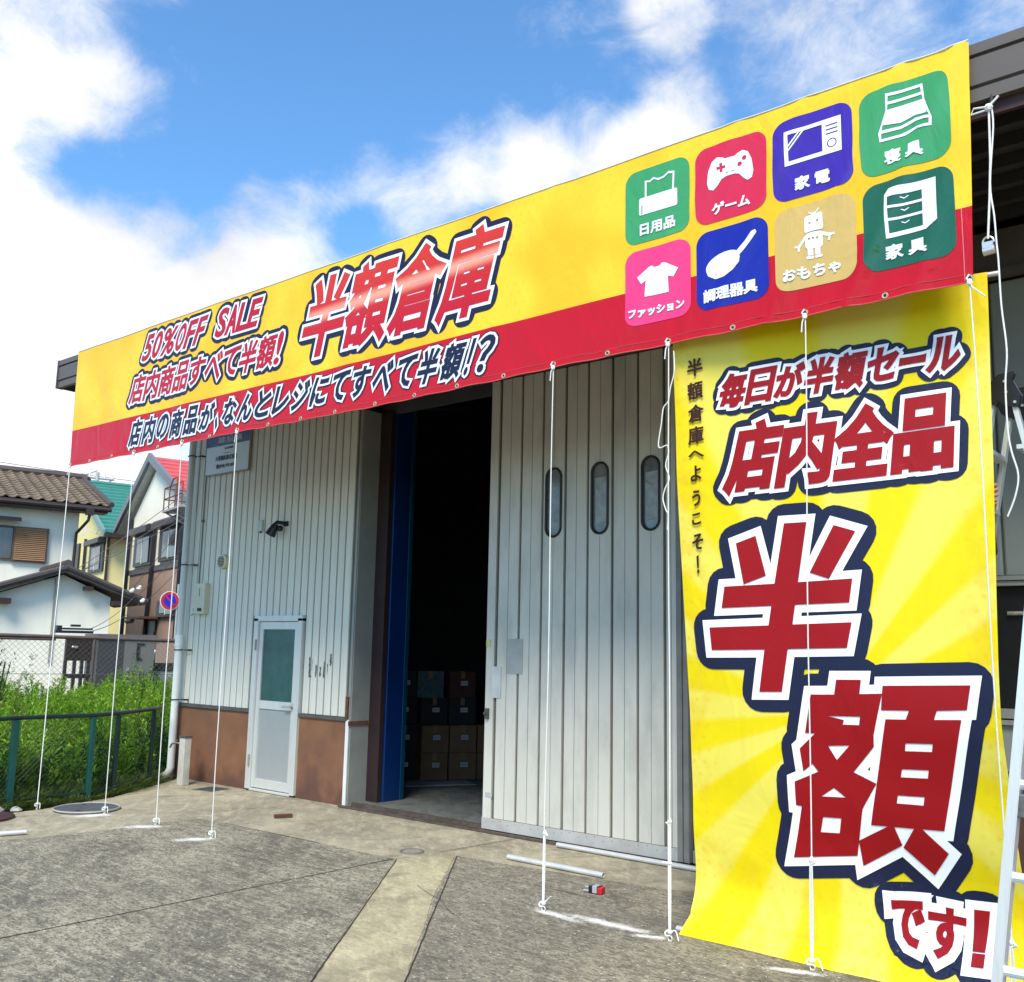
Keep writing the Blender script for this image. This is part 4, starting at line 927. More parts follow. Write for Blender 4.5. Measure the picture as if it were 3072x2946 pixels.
# ------------------------------------------------------------------ hanging cloth banner
ZL = [0,.02,.1,.18,.29,.46,.75,1.14,1.6,2.12,2.7,3.0,3.47,3.62]; YL = [-1.71,-1.70,-1.62,-1.575,-1.555,-1.56,-1.59,-1.60,-1.64,-1.69,-1.75,-1.76,-1.80,-1.80]
ZR = [0,.02,.2,.4,.5,.65,1.04,1.14,1.29,1.49,1.9,2.2,2.57,2.9,3.3,3.62]; YR = [-1.77,-1.76,-1.64,-1.62,-1.65,-1.69,-1.75,-1.78,-1.79,-1.79,-1.74,-1.70,-1.65,-1.63,-1.59,-1.57]
def sm(z, Z_, Y_):
    return float(sum(np.interp(z+d, Z_, Y_) for d in (-.12, -.06, 0, .06, .12))/5) if z > .12 else float(np.interp(z, Z_, Y_))
_c = {}
def vb(x, z):
    k = round(z, 3)
    if k not in _c: _c[k] = (sm(k, ZL, YL), sm(k, ZR, YR))
    a, b_2 = _c[k]; t = (x+3.04)/1.77; y = a*(1-t)+b_2*t
    y += .006*math.sin(x*3.1+z*1.1)*min(1, z*2) + .004*math.sin(x*7+z*2.2+2)
    y += .007*math.sin(z*11+x*2.5)*math.exp(-((z-.55)/.5)**2) - .010*math.exp(-(((x+2.6)-.45*(z-.9))/.07)**2)*math.exp(-((z-.8)/.5)**2)
    y -= .008*math.exp(-((x+2.0-.3*(z-.5))/.12)**2)*max(0, 1-z/1.4)
    return y
L1, L2, L3 = .0034, .0076, .0118
VB = empty('hanging_banner', (0, 0, 0), 0, 'tall bright yellow cloth banner with giant red kanji hanging to the ground at the right', 'banner')
vs = []; fs = []; NX, NZ = 70, 182
for i_ in range(NX+1):
    for j in range(NZ+1):
        z = .006 + 3.62*j/NZ; t = i_/NX
        xl = -3.045 - .03*max(0, 1-z/.12); xr = -1.272 + (.05*max(0, (1.3-z)/1.3))
        x = xl*(1-t)+xr*t; vs.append((x, vb(x, z), z))
for i_ in range(NX):
    for j in range(NZ): a = i_*(NZ+1)+j; fs.append((a, a+NZ+1, a+NZ+2, a+1))
me = bpy.data.meshes.new('cloth'); me.from_pydata(vs, [], fs); me.materials.append(V_SUN); me.polygons.foreach_set('use_smooth', [True]*len(fs)); link('cloth', me, VB)
q = MB(); q.tube([(-3.12, vb(-3.05, .02)+.055, .019), (-1.20, vb(-1.25, .02)+.055, .019)], .017, 12); q.build('bottom_pole', STEEL, VB, smooth=True)
q = MB(); q.tube([(-3.10, vb(-3.05, 3.6)+.02, 3.615), (-1.22, vb(-1.25, 3.6)+.02, 3.615)], .014, 12); q.build('top_pole', STEEL, VB, smooth=True)
HAN = [[(-2.679, 2.244), (-2.555, 2.282), (-2.499, 2.05), (-2.639, 2.004)], [(-2.09, 2.315), (-1.971, 2.274), (-2.124, 2.02), (-2.234, 2.058)],
 [(-2.379, 2.343), (-2.245, 2.342), (-2.305, 2.007), (-1.992, 2.018), (-2.012, 1.889), (-2.327, 1.882), (-2.345, 1.773), (-2.001, 1.784), (-2.031, 1.648), (-2.378, 1.637), (-2.421, 1.401), (-2.561, 1.395), (-2.521, 1.632), (-2.861, 1.624), (-2.87, 1.756), (-2.492, 1.768), (-2.471, 1.878), (-2.784, 1.869), (-2.761, 1.994), (-2.448, 2.003)]]
GAKU = [[(-2.098, 1.479), (-1.958, 1.483), (-1.97, 1.409), (-1.846, 1.417), (-1.905, 1.203), (-1.909, 1.143), (-2.032, 1.002), (-1.91, 0.956), (-1.995, 0.819), (-2.048, 0.57), (-2.405, 0.511), (-2.339, 0.792), (-2.372, 0.794), (-2.371, 0.92), (-2.23, 0.986), (-2.262, 1.024), (-2.317, 0.98), (-2.332, 1.1), (-2.238, 1.187), (-2.295, 1.186), (-2.25, 1.394), (-2.113, 1.4)],
 [(-1.842, 1.457), (-1.403, 1.476), (-1.425, 1.356), (-1.571, 1.345), (-1.587, 1.3), (-1.454, 1.308), (-1.581, 0.762), (-1.69, 0.756), (-1.572, 0.653), (-1.655, 0.534), (-1.798, 0.65), (-1.732, 0.753), (-1.833, 0.748), (-1.802, 0.66), (-2.02, 0.523), (-2.033, 0.65), (-1.868, 0.746), (-1.956, 0.741), (-1.835, 1.288), (-1.729, 1.293), (-1.71, 1.338), (-1.856, 1.332)]]
GH = [[(-2.158, 1.285), (-1.973, 1.292), (-1.981, 1.248), (-2.074, 1.245), (-2.065, 1.269)], [(-2.166, 1.127), (-2.044, 1.138), (-2.121, 1.057)], [(-2.222, 0.857), (-2.147, 0.909), (-2.083, 0.866)], [(-2.221, 0.748), (-2.119, 0.754), (-2.136, 0.674), (-2.242, 0.666)],
 [(-1.739, 1.174), (-1.602, 1.181), (-1.609, 1.142), (-1.745, 1.135)], [(-1.769, 1.043), (-1.634, 1.05), (-1.642, 1.009), (-1.778, 1.002)], [(-1.801, 0.909), (-1.666, 0.916), (-1.674, 0.874), (-1.809, 0.869)]]
VC = (-3.03, .04, -1.275, 3.6)
CR = (C_RED, C_WHITE, C_NAVY)
def vlet(s, quad, bold, w_, n_, lift=0.0, **k):
    global L1, L2, L3
    a = (L1, L2, L3); L1, L2, L3 = a[0]+lift, a[1]+lift, a[2]+lift
    o = lettered(s, quad, bold, w_, n_, CR, clip=VC, surf=vb, parent=VB, pitch=.03, **k); L1, L2, L3 = a; return o
HANc = [ccw(c) for c in HAN]; GAKUc = [ccw(c) for c in GAKU] + [cw(c) for c in GH]
DESU = fit(glyphs('で'), (-1.885, .165), (-1.72, .178), (-1.715, .395), (-1.885, .395), inset=.010) + fit(glyphs('す'), (-1.705, .150), (-1.525, .165), (-1.515, .385), (-1.70, .392), inset=.010)
DESU += [ccw([(-1.478, .225), (-1.440, .228), (-1.418, .395), (-1.470, .392)]), ccw([(-1.482, .160), (-1.444, .163), (-1.441, .202), (-1.479, .199)])]
# the navy outlines of the three big groups run into one another: one shared sheet below
printed('lettering_outline', [(HANc+GAKUc, .112, True, L1+.0004, C_NAVY)], vb, VB, VC, .03)
printed('lettering_outline', [(DESU, .010+.088, True, L1+.0022, C_NAVY)], vb, VB, VC, .014)
printed('lettering', [(HANc, .044, False, L2, C_WHITE), (HANc, 0, False, L3, C_RED)], vb, VB, VC, .025)
printed('lettering', [(GAKUc, .046, False, L2+.0008, C_WHITE), (GAKUc, 0, False, L3+.0006, C_RED)], vb, VB, VC, .025)
printed('lettering', [(DESU, .010+.042, False, L2+.0026, C_WHITE), (DESU, .010, False, L3+.0026, C_RED)], vb, VB, VC, .022)
vlet(packed('毎日が半額セール', ((-2.775, 3.060), (-1.415, 3.105), (-1.385, 3.300), (-2.725, 3.250)), .15), None, .0085, .018, .030)
vlet(packed('店内全品', ((-2.755, 2.555), (-1.455, 2.595), (-1.435, 2.965), (-2.655, 2.935)), .13), None, .019, .024, .042)
VT = [(-2.902, 3.329), (-2.906, 3.185), (-2.906, 3.044), (-2.91, 2.909), (-2.91, 2.791), (-2.916, 2.674), (-2.919, 2.525), (-2.924, 2.399), (-2.922, 2.262), (-2.928, 2.126)]
for (ch, (x, z)) in zip('半額倉庫へようこそ！', VT):
    w_, h_ = {'へ': (.05, .026), 'よ': (.035, .05), 'う': (.027, .05), 'こ': (.03, .037), 'そ': (.036, .05), '！': (.008, .055)}.get(ch, (.05, .056))
    lettered(ch, ((x-w_, z-h_), (x+w_, z-h_+.010), (x+w_, z+h_+.006), (x-w_, z+h_-.004)), .0030, 0, 0, (C_BROWN,)*3, clip=VC, surf=vb, parent=VB)

# ------------------------------------------------------------------ tie ropes
TOPX = [-10.483, -9.182, -8.311, -7.429, -3.895, -3.02, -2.143, -1.276]
RL = ['white tie rope from the left bottom corner of the long banner to the fence foot', 'white tie rope whose foot stands beside the grey manhole cover', 'white tie rope in front of the downpipe corner, with a knotted loop at its foot', 'white tie rope hanging in front of the company name plate',
 'white tie rope crossing the left oval window of the sliding door', 'white tie rope just left of the hanging yellow banner', 'white tie rope running down over the giant red kanji', 'white tie rope from the long banner right corner, running down the hanging banner edge']
for k, (x, a) in enumerate(zip(TOPX, ANCH)):
    zt = hedge(x)+.018; yt = hb(x, zt)-.006
    R0 = empty('tie_rope', (a[0], a[1], 0), 0, RL[k], 'rope', 'white ropes tying the long banner to the ground')
    A0 = Vector((0, 0, .05)); T0 = Vector((x-a[0], yt-a[1], zt)); D = T0-A0
    r = .0044 if k < 4 else .0038
    pts = [A0 + D*t + Vector((.004*math.sin(9*t+k), -.002*math.sin(7*t), 0)) for t in np.linspace(0, 1, 24)]
    q = MB(); q.tube(pts, r, 7); q.build('line', ROPE, R0, smooth=True)
    q = MB(); q.ball(T0+Vector((0, -.004, -.02)), .016, 8, 1, 1, 1.2); q.tube([T0+Vector((0, -.006, .02)), T0+Vector((-.012, -.012, 0)), T0+Vector((0, -.008, -.02))], .005, 6)
    dx = [-1, 1, -1, -1, -1, -1, -1, 1][k]; q.tube([T0+Vector((0, -.005, -.02)), T0+Vector((.012*dx, -.01, -.05)), T0+Vector(((.07 if k == 7 else .018)*dx, -.01, -.11))], .004, 6); q.build('top_knot', ROPE, R0, smooth=True)
    q = MB(); q.ball((0, 0, .05), .014, 8, 1.1, 1, .9); q.tube(cat_([(0, 0, .05), (-.014, .0, .058), (-.026, -.01, .045), (-.018, -.01, .03), (0, 0, .034)]), .0048, 6); q.tube(cat_([(0, 0, .05), (.03, .01, .06 if k != 4 else .08), (.055, .0, .10 if k == 4 else .012)]), .0036, 6); q.build('foot_knot', ROPE, R0, smooth=True)
    q = MB(); q.tube([(.014*math.cos(t), 0, .018+.014*math.sin(t)) for t in np.linspace(0, 2*math.pi, 13)], .0035, 6); q.tube([(0, 0, -.002), (0, 0, .008)], .012, 8); q.build('ground_anchor', STEEL, R0, smooth=True)
    if k >= 4:
        h = [0, 0, 0, 0, .42, .60, .50, .30][k]; hp = A0 + D*(h/D.z)
        q = MB(); n_ = 12
        for s_ in (-1, 1): q.tube([A0.lerp(hp, t) + Vector((s_*(.0045+.003*math.sin(math.pi*t)), -.003, 0)) for t in np.linspace(0, 1, n_)], .0040, 6)
        q.tube([hp+Vector((0, 0, .02)), hp+Vector((.01, 0, .0)), hp+Vector((-.02 if k == 5 else .024, -.005, -.008)), hp+Vector((0, 0, -.02))], .007, 6); q.ball(hp, .014, 8)
        if k == 5: mp_ = A0.lerp(hp, .62); q.tube([mp_+Vector((.014, 0, 0)), mp_+Vector((-.012, -.005, .0)), mp_+Vector((-.045, 0, -.004))], .0085, 6)
        q.build('doubled_line', ROPE, R0, smooth=True)
# hoisting cord and shackle at the right, slack cord at the left of the hanging banner
HR = empty('hoist_cord', (-1.15, -1.86, 4.38), 0, 'white doubled hoisting cord hanging from under the eave at the upper right', 'cord')
def ab(p): return Vector(p) - Vector((-1.15, -1.86, 4.38))
q = MB(); q.tube([ab((-1.15, -1.86, 4.40)), ab((-1.158, -1.86, 4.1)), ab((-1.172, -1.86, 3.9)), ab((-1.19, -1.86, 3.69))], .0055, 7); q.tube(cat_([ab((-1.14, -1.86, 4.40)), ab((-1.135, -1.86, 4.28)), ab((-1.165, -1.86, 3.98)), ab((-1.155, -1.86, 3.80)), ab((-1.152, -1.86, 3.66)), ab((-1.148, -1.86, 3.56)), ab((-1.147, -1.86, 3.33)), ab((-1.135, -1.86, 3.10)), ab((-1.15, -1.86, 2.93)), ab((-1.152, -1.86, 2.72)), ab((-1.142, -1.86, 2.6)), ab((-1.118, -1.86, 2.48)), ab((-1.135, -1.86, 2.38)), ab((-1.175, -1.86, 2.28))]), .0044, 7); q.build('cord_line', ROPE, HR, smooth=True)
q = MB(); q.ball(ab((-1.15, -1.865, 4.385)), .022, 8); q.tube([ab((-1.15, -1.865, 4.39)), ab((-1.22, -1.87, 4.40)), ab((-1.235, -1.87, 4.37)), ab((-1.15, -1.865, 4.375))], .005, 6); q.tube([ab((-1.15, -1.865, 4.39)), ab((-1.11, -1.87, 4.42)), ab((-1.10, -1.87, 4.43))], .006, 6); q.build('knot', ROPE, HR, smooth=True)
q = MB(); q.tube([ab((-1.13, -1.80, 4.6)), ab((-1.14, -1.85, 4.42)), ab((-1.16, -1.85, 4.40))], .008, 6); q.build('eave_hook', BLACK, HR, smooth=True)
q = MB(); q.tube([ab((-1.19+.026*math.cos(t), -1.86, 3.672+.028*math.sin(t))) for t in np.linspace(-.2, math.pi+.2, 12)], .005, 6); q.tube([ab((-1.215, -1.86, 3.625)), ab((-1.16, -1.86, 3.628))], .022, 10); q.box(ab((-1.215, -1.88, 3.635)), ab((-1.165, -1.845, 3.668))); q.build('shackle', CHROME, HR, smooth=True)
SR = empty('slack_cord', (-3.02, -1.87, 3.4), 0, 'thin slack white cord looping along the left edge of the hanging banner', 'cord')
pts = [(-2.995, 3.43), (-2.992, 3.30), (-3.02, 3.20), (-3.035, 3.12), (-3.07, 3.08), (-3.085, 2.98), (-3.105, 2.87), (-3.095, 2.835), (-3.045, 2.845), (-3.035, 2.80), (-3.055, 2.72), (-3.03, 2.64), (-3.06, 2.58), (-3.075, 2.52), (-3.055, 2.45), (-3.04, 2.42), (-3.045, 2.33)]
q = MB(); q.tube([(p.x+3.02, p.y+1.87, p.z-3.4) for p in cat_([(a, -1.865, b) for a, b in pts])], .0038, 6); q.build('cord_line', ROPE, SR, smooth=True)

# ------------------------------------------------------------------ ladders and the helper behind the cloth
LD = empty('ladder', (-1.06, -3.34, 0), 0, 'aluminium leaning ladder close to the camera at the right edge of the photo', 'ladder')
def bar(q, p, q_, w, d, side=Vector((1, 0, 0))):
    p = Vector(p); q_ = Vector(q_); a = (q_-p).normalized(); s_ = (side - a*side.dot(a)).normalized(); n_ = a.cross(s_)
    vs = []
    for c in (p, q_):
        for i_, j in ((-1, -1), (1, -1), (1, 1), (-1, 1)): vs.append(c + s_*w/2*i_ + n_*d/2*j)
    q.add(vs, [(0, 3, 2, 1), (4, 5, 6, 7), (0, 1, 5, 4), (1, 2, 6, 5), (2, 3, 7, 6), (3, 0, 4, 7)])
for s_ in (0, 1):
    ox = s_*.40
    q = MB(); bar(q, (.028+ox, 0, .0), (.568+ox, .05, 4.0), .030, .004); bar(q, (.0445+ox, .028, 0), (.5845+ox, .078, 4.0), .004, .052); bar(q, (.028+ox, .056, .0), (.568+ox, .106, 4.0), .030, .004); q.build('rail', ALUL, LD, bevel=.0008)
    q = MB(); q.box((-.002+ox, -.01, 0), (.058+ox, .07, .06)); q.build('foot', BLACK, LD, bevel=.006)
for k in range(13):
    z = .30+.298*k; x = .028+.135*z
    q = MB(); q.tube([(x+.012, .03+.0125*z, z), (x+.40, .03+.0125*z, z)], .0155, 12)
    for j in range(6): a = j*math.pi/3; q.tube([(x+.014, .03+.0125*z+.0155*math.cos(a), z+.0155*math.sin(a)), (x+.40, .03+.0125*z+.0155*math.cos(a), z+.0155*math.sin(a))], .0016, 4, cap=False)
    q.build('rung', ALUL, LD)
q = MB(); q.box((.185, .02, 1.09), (.235, .09, 1.165)); q.build('rail_clamp', mat('clamp', (.14, .14, .14), .6, .5, .3, 40), LD, bevel=.004)
SL = empty('stepladder', (-1.30, -1.2, 0), 0, 'folding stepladder with black hinge standing behind the hanging banner', 'stepladder')
for s_ in (-1, 1):
    yb = .0 + .36*(s_ > 0)
    q = MB(); bar(q, (.05, yb-.10, 3.04), (.62, yb-.16, .0), .025, .05); q.build('leg', ALUL, SL)
    q = MB(); bar(q, (-.03, yb-.10, 3.04), (-.58, yb-.16, .0), .025, .05); q.build('leg', ALUL, SL)
    q = MB(); q.prism([(-.075, 2.99), (-.03, 2.96), (-.01, 2.985), (.02, 2.955), (.085, 2.935), (.10, 3.0), (.06, 3.09), (.075, 3.125), (.0, 3.12), (-.035, 3.085), (-.075, 3.10), (-.10, 3.05)], 'y', yb-.14, yb-.09); q.build('hinge', BLACKP, SL, bevel=.004)
    q = MB()
    for a, b in ((-.055, 3.045), (.035, 3.02), (.03, 3.08), (.075, 2.96)): q.tube([(a, yb-.140, b), (a, yb-.148, b)], .008, 8)
    q.build('rivets', CHROME, SL)
for k in range(9):
    z = .32+.3*k
    for s_ in (-1, 1):
        t = z/3.04; x = s_*(.58-(.58-.04)*t); q = MB(); q.box((x-.03, -.13, z-.012), (x+.03, .25, z+.012)); q.build('step', ALUL, SL)
PS = empty('person', (-1.60, -1.30, .94), 0, 'helper in a dark work jacket standing behind the hanging banner, fingers curled round its edge', 'person')
def skin(name, V_, E_, R__, m_, parent, lv=2):
    me = bpy.data.meshes.new(name); me.from_pydata(V_, E_, []); me.materials.append(m_); o = link(name, me, parent)
    md = o.modifiers.new('s', 'SKIN'); md.use_smooth_shade = True
    for i_, r in enumerate(R__): me.skin_vertices[0].data[i_].radius = (r, r) if isinstance(r, float) else r
    me.skin_vertices[0].data[0].use_root = True
    s_ = o.modifiers.new('b', 'SUBSURF'); s_.levels = lv; s_.render_levels = lv
    return o
PV = [(0, 0, .88), (0, 0, 1.05), (0, 0, 1.28), (0, -.01, 1.42), (0, -.02, 1.50), (0, -.03, 1.60), (0, -.02, 1.69),
      (.17, 0, 1.40), (.22, -.10, 1.20), (.25, -.22, 1.36), (.27, -.245, 1.42),
      (-.17, 0, 1.40), (-.24, .0, 1.15), (-.22, -.16, .98), (-.21, -.20, .95),
      (.09, 0, .84), (.10, -.01, .46), (.10, .02, .08), (.10, -.08, .04), (-.09, 0, .84), (-.10, -.01, .46), (-.10, .02, .08), (-.10, -.08, .04)]
PE = [(0, 1), (1, 2), (2, 3), (3, 4), (4, 5), (5, 6), (3, 7), (7, 8), (8, 9), (9, 10), (3, 11), (11, 12), (12, 13), (13, 14), (0, 15), (15, 16), (16, 17), (17, 18), (0, 19), (19, 20), (20, 21), (21, 22)]
PR = [(.13, .10), (.13, .10), (.16, .11), (.10, .08), .052, (.080, .095), (.07, .085), .065, .045, .034, .03, .065, .045, .034, .03, .085, .06, .042, .035, .085, .06, .042, .035]
skin('body', PV, PE, PR, mat('dark_workwear', (.03, .03, .035), .85, 0, .2, 20), PS)
q = MB(); q.ball((0, -.035, 1.63), .098, 14, .82, .95, 1.15); q.ball((0, -.135, 1.615), .017, 8, .7, 1, 1.2)
for s_ in (-1, 1): q.ball((s_*.083, -.03, 1.62), .02, 8, .4, .8, 1.3)
q.build('head', SKIN, PS, smooth=True)
q = MB()
for s_ in (-1, 1): q.ball((s_*.034, -.124, 1.645), .012, 8)
q.build('eyes', WHITEP, PS, smooth=True)
q = MB(); q.ball((0, -.02, 1.665), .104, 14, .86, .95, 1.0); q.build('hair', BLACK, PS, smooth=True)
# right hand: palm behind the cloth edge, fingers curled forward round it (world fingers near x=-1.27, y=-1.62, z=2.46)
hand = Vector((.30, -.29, 1.49)); F = []
q = MB(); q.ball(hand+Vector((-.015, .0, .0)), .042, 10, .5, .8, 1.05); q.tube([Vector((.27, -.245, 1.42)), hand+Vector((-.01, .01, -.03))], .028, 10); q.build('palm', SKIN, PS, smooth=True)
for k in range(4):
    z = .045-.026*k; l = [.95, 1, .95, .8][k]; b0 = hand+Vector((-.01, -.02, z))
    skin('finger', [tuple(b0), tuple(b0+Vector((.028*l, -.012, 0))), tuple(b0+Vector((.045*l, -.034, -.002))), tuple(b0+Vector((.030*l, -.052, -.004)))], [(0, 1), (1, 2), (2, 3)], [.011, .0105, .010, .0085], SKIN, PS, 2)
b0 = hand+Vector((-.02, .0, .035)); skin('thumb', [tuple(b0), tuple(b0+Vector((-.01, -.012, .03))), tuple(b0+Vector((-.005, -.028, .052)))], [(0, 1), (1, 2)], [.014, .012, .009], SKIN, PS, 2)

# ------------------------------------------------------------------ green mesh fence beside the yard
FP = [(-9.62, -3.6), (-9.82, -2.72), (-10.02, -1.98), (-10.20, -1.36), (-10.42, -.80), (-10.83, -.30)]
FZ = .845
GF = empty('mesh_fence', (0, 0, 0), 0, 'low green mesh fence between the concrete yard and the weeds', 'fence')
PP = [((-10.06, -2.40), GFENCE, .030), ((-10.03, -1.62), GFENCE, .024), ((-10.18, -1.26), GFENCED, .022), ((-9.75, -3.5), GFENCE, .03), ((-10.62, -.58), GFENCED, .02)]
line = [(-9.80, -3.9), (-9.93, -2.75), (-10.06, -2.40), (-10.03, -1.62), (-10.18, -1.26), (-10.62, -.58), (-10.88, -.30)]
for (x, y), m_, r in PP:
    q = MB(); q.box((x-r, y-r, -.15), (x+r, y+r, FZ-.02)); q.build('post', m_, GF, bevel=.004)
q = MB(); q.tube([(x, y, FZ) for x, y in line], .021, 8); q.build('top_rail', GFENCED, GF)
q = MB(); q.tube([(x, y, .07) for x, y in line], .016, 8); q.build('bottom_rail', GFENCED, GF)
q = MB()
def lpt(s_):
    for a, b in zip(line, line[1:]):
        d = math.dist(a, b)
        if s_ <= d: return (a[0]+(b[0]-a[0])*s_/d, a[1]+(b[1]-a[1])*s_/d)
        s_ -= d
    return line[-1]
TL_ = sum(math.dist(a, b) for a, b in zip(line, line[1:])); s_ = -.75
while s_ < TL_:
    for dr in (0, 1):
        P = []
        for k in range(9):
            t = k/8; u = s_+.75*t
            if 0 <= u <= TL_: x, y = lpt(u); P.append((x, y, .07+(FZ-.09)*(t if dr == 0 else 1-t)))
        if len(P) > 1: q.tube(P, .0010, 3, cap=False)
    s_ += .052
o = q.build('wire_mesh', GFENCED, GF); o['kind'] = 'stuff'

# ------------------------------------------------------------------ weeds
def leafmat(name, cols):
    mt = bpy.data.materials.new(name); mt.use_nodes = True; t = mt.node_tree; b = t.nodes['Principled BSDF']; b.inputs['Roughness'].default_value = .55
    g = t.nodes.new('ShaderNodeNewGeometry'); r = t.nodes.new('ShaderNodeValToRGB'); r.color_ramp.interpolation = 'LINEAR'
    nz_ = t.nodes.new('ShaderNodeTexNoise'); nz_.inputs['Scale'].default_value = 1.6; nz_.inputs['Detail'].default_value = 3; t.links.new(g.outputs['Position'], nz_.inputs['Vector'])
    ad = t.nodes.new('ShaderNodeMath'); ad.operation = 'MULTIPLY_ADD'; ad.use_clamp = True; t.links.new(nz_.outputs['Fac'], ad.inputs[0]); ad.inputs[1].default_value = 2.6; ad.inputs[2].default_value = -1.15
    av = t.nodes.new('ShaderNodeMix'); av.data_type = 'FLOAT'; av.inputs[0].default_value = .5; t.links.new(ad.outputs[0], av.inputs[2]); t.links.new(g.outputs['Random Per Island'], av.inputs[3])
    els = r.color_ramp.elements
    mid_ = els.new(.5); mid_.color = (*cols[1], 1); els[0].color = (*cols[0], 1); els[-1].color = (*cols[2], 1)
    t.links.new(av.outputs[0], r.inputs[0]); t.links.new(r.outputs[0], b.inputs['Base Color'])
    tr = t.nodes.new('ShaderNodeBsdfTranslucent'); t.links.new(r.outputs[0], tr.inputs[0]); ms_ = t.nodes.new('ShaderNodeMixShader'); ms_.inputs[0].default_value = .4
    t.links.new(b.outputs[0], ms_.inputs[1]); t.links.new(tr.outputs[0], ms_.inputs[2]); t.links.new(ms_.outputs[0], t.nodes['Material Output'].inputs[0])
    return mt
LM1 = leafmat('weed_leaf', [(.06, .18, .012), (.30, .52, .035), (.66, .78, .08)]); LM2 = leafmat('shrub_leaf', [(.022, .075, .012), (.05, .14, .02), (.12, .24, .04)]); LM3 = leafmat('grass_blade', [(.08, .15, .03), (.17, .24, .06), (.34, .34, .14)])
def weeds(name, spots, m_, nleaf, leaf, width, kind='stuff', droop=.5, spread=.13, h0=0.0, top=1.0):
    """spots: (x, y, z, h). narrow leaves in whorls up each stalk"""
    N_ = len(spots)*nleaf; S = np.repeat(np.array(spots), nleaf, 0); n = len(S)
    u = rng.random(n)**.6*(1-h0)+h0; a = rng.random(n)*2*np.pi; ln = leaf*(.6+.6*rng.random(n))*(1.15-.55*u); el_ = .75-droop*rng.random(n)+.5*u
    lean = np.repeat(rng.normal(0, .10, (len(spots), 2)), nleaf, 0)
    bx = S[:, 0]+lean[:, 0]*u*S[:, 3]; by = S[:, 1]+lean[:, 1]*u*S[:, 3]; bz = S[:, 2]+u*S[:, 3]
    r0 = spread*rng.random(n)*(1.1-u)
    dx, dy = np.cos(a), np.sin(a); bx = bx+dx*r0; by = by+dy*r0
    B = np.stack([bx, by, bz], 1); D = np.stack([dx*np.cos(el_), dy*np.cos(el_), np.sin(el_)], 1); Sd = np.stack([-dy, dx, 0.3*rng.normal(size=n)], 1)
    w_ = (width*(.7+.6*rng.random(n)))[:, None]; L_ = ln[:, None]
    D2 = D.copy(); D2[:, 2] -= .55; 
    p0 = B; p1 = B+D*L_*.45+Sd*w_; p2 = B+D*L_*.45-Sd*w_; p3 = B+(D*.45+D2*.5)*L_
    V_ = np.stack([p0, p1, p3, p2], 1).reshape(-1, 3)
    st = []
    me = bpy.data.meshes.new(name); nf = n
    me.vertices.add(len(V_)); me.vertices.foreach_set('co', V_.ravel()); me.loops.add(nf*4); me.loops.foreach_set('vertex_index', np.arange(nf*4)); me.polygons.add(nf); me.polygons.foreach_set('loop_start', np.arange(nf)*4); me.polygons.foreach_set('loop_total', np.full(nf, 4)); me.update(); me.validate()
    me.materials.append(m_); o = link(name, me)
    if kind: o['kind'] = kind
    return o
def fence_x(y): 
    return np.interp(y, [-3.9, -2.75, -2.40, -1.62, -1.26, -.58, -.30], [-9.80, -9.93, -10.06, -10.03, -10.18, -10.62, -10.88])
sp = []
while len(sp) < 2600:
    x = -10.2-random.random()**1.25*12.5; y = random.uniform(-4.5, 8)
    # keep inside the wedge beside the building
    if x > fence_x(y)-.12 or (y > -.4 and x > -11.35): continue
    if y > (-x-9)*.62+1.4 or y < -7+(-x)*.30: continue
    if random.random() > .62+.38*math.sin(x*2.3+1.3*math.sin(y*2.1))*math.sin(y*2.7+x): continue
    h = random.uniform(.50, 1.02)*(1.22 if random.random() < .12 else 1) + .12*math.sin(x*1.3+y*1.9) - .016*max(0, -x-11)
    if x > -10.9: h *= random.uniform(.55, .85)
    sp.append((x, y, -.15, h*(1.0+.004*(-x-10))))
weeds('tall_weeds', sp, LM1, 150, .115, .0085)
sp = []
while len(sp) < 900:
    x = -10.1-random.random()*5; y = random.uniform(-4, 1.5)
    if x > fence_x(y)-.06 or (y > -.4 and x > -11.3): continue
    sp.append((x, y, -.15, random.uniform(.3, .75)))
weeds('undergrowth', sp, LM2, 100, .10, .011, spread=.16)
sp = []
while len(sp) < 500:
    y = random.uniform(-3.9, -.3); x = fence_x(y)-.03-abs(random.gauss(0, .22)); 
    if y > -.35 and x > -11.2: continue
    sp.append((x, y, -.15, random.uniform(.05, .2)))
weeds('grass_tufts', sp, LM3, 26, .42, .0035, droop=.3, spread=.10)
sp = []
for y in np.linspace(-3.4, -.45, 70):
    y += random.uniform(-.03, .03); sp.append((fence_x(y)+random.uniform(-.02, .10), y, -.02, random.uniform(.02, .07)))
weeds('fence_foot_grass', sp, LM3, 14, .13, .003, droop=.5, spread=.05)
DRYM = leafmat('dry_leaf', [(.10, .07, .03), (.20, .14, .07), (.32, .24, .12)])
sp = []
while len(sp) < 110:
    x = -10.4-random.random()*8; y = random.uniform(-4, 4)
    if x > fence_x(y)-.1 or (y > -.4 and x > -11.35): continue
    sp.append((x, y, -.15, random.uniform(.7, 1.15)))
weeds('dry_stems', sp, DRYM, 60, .10, .005, spread=.07)
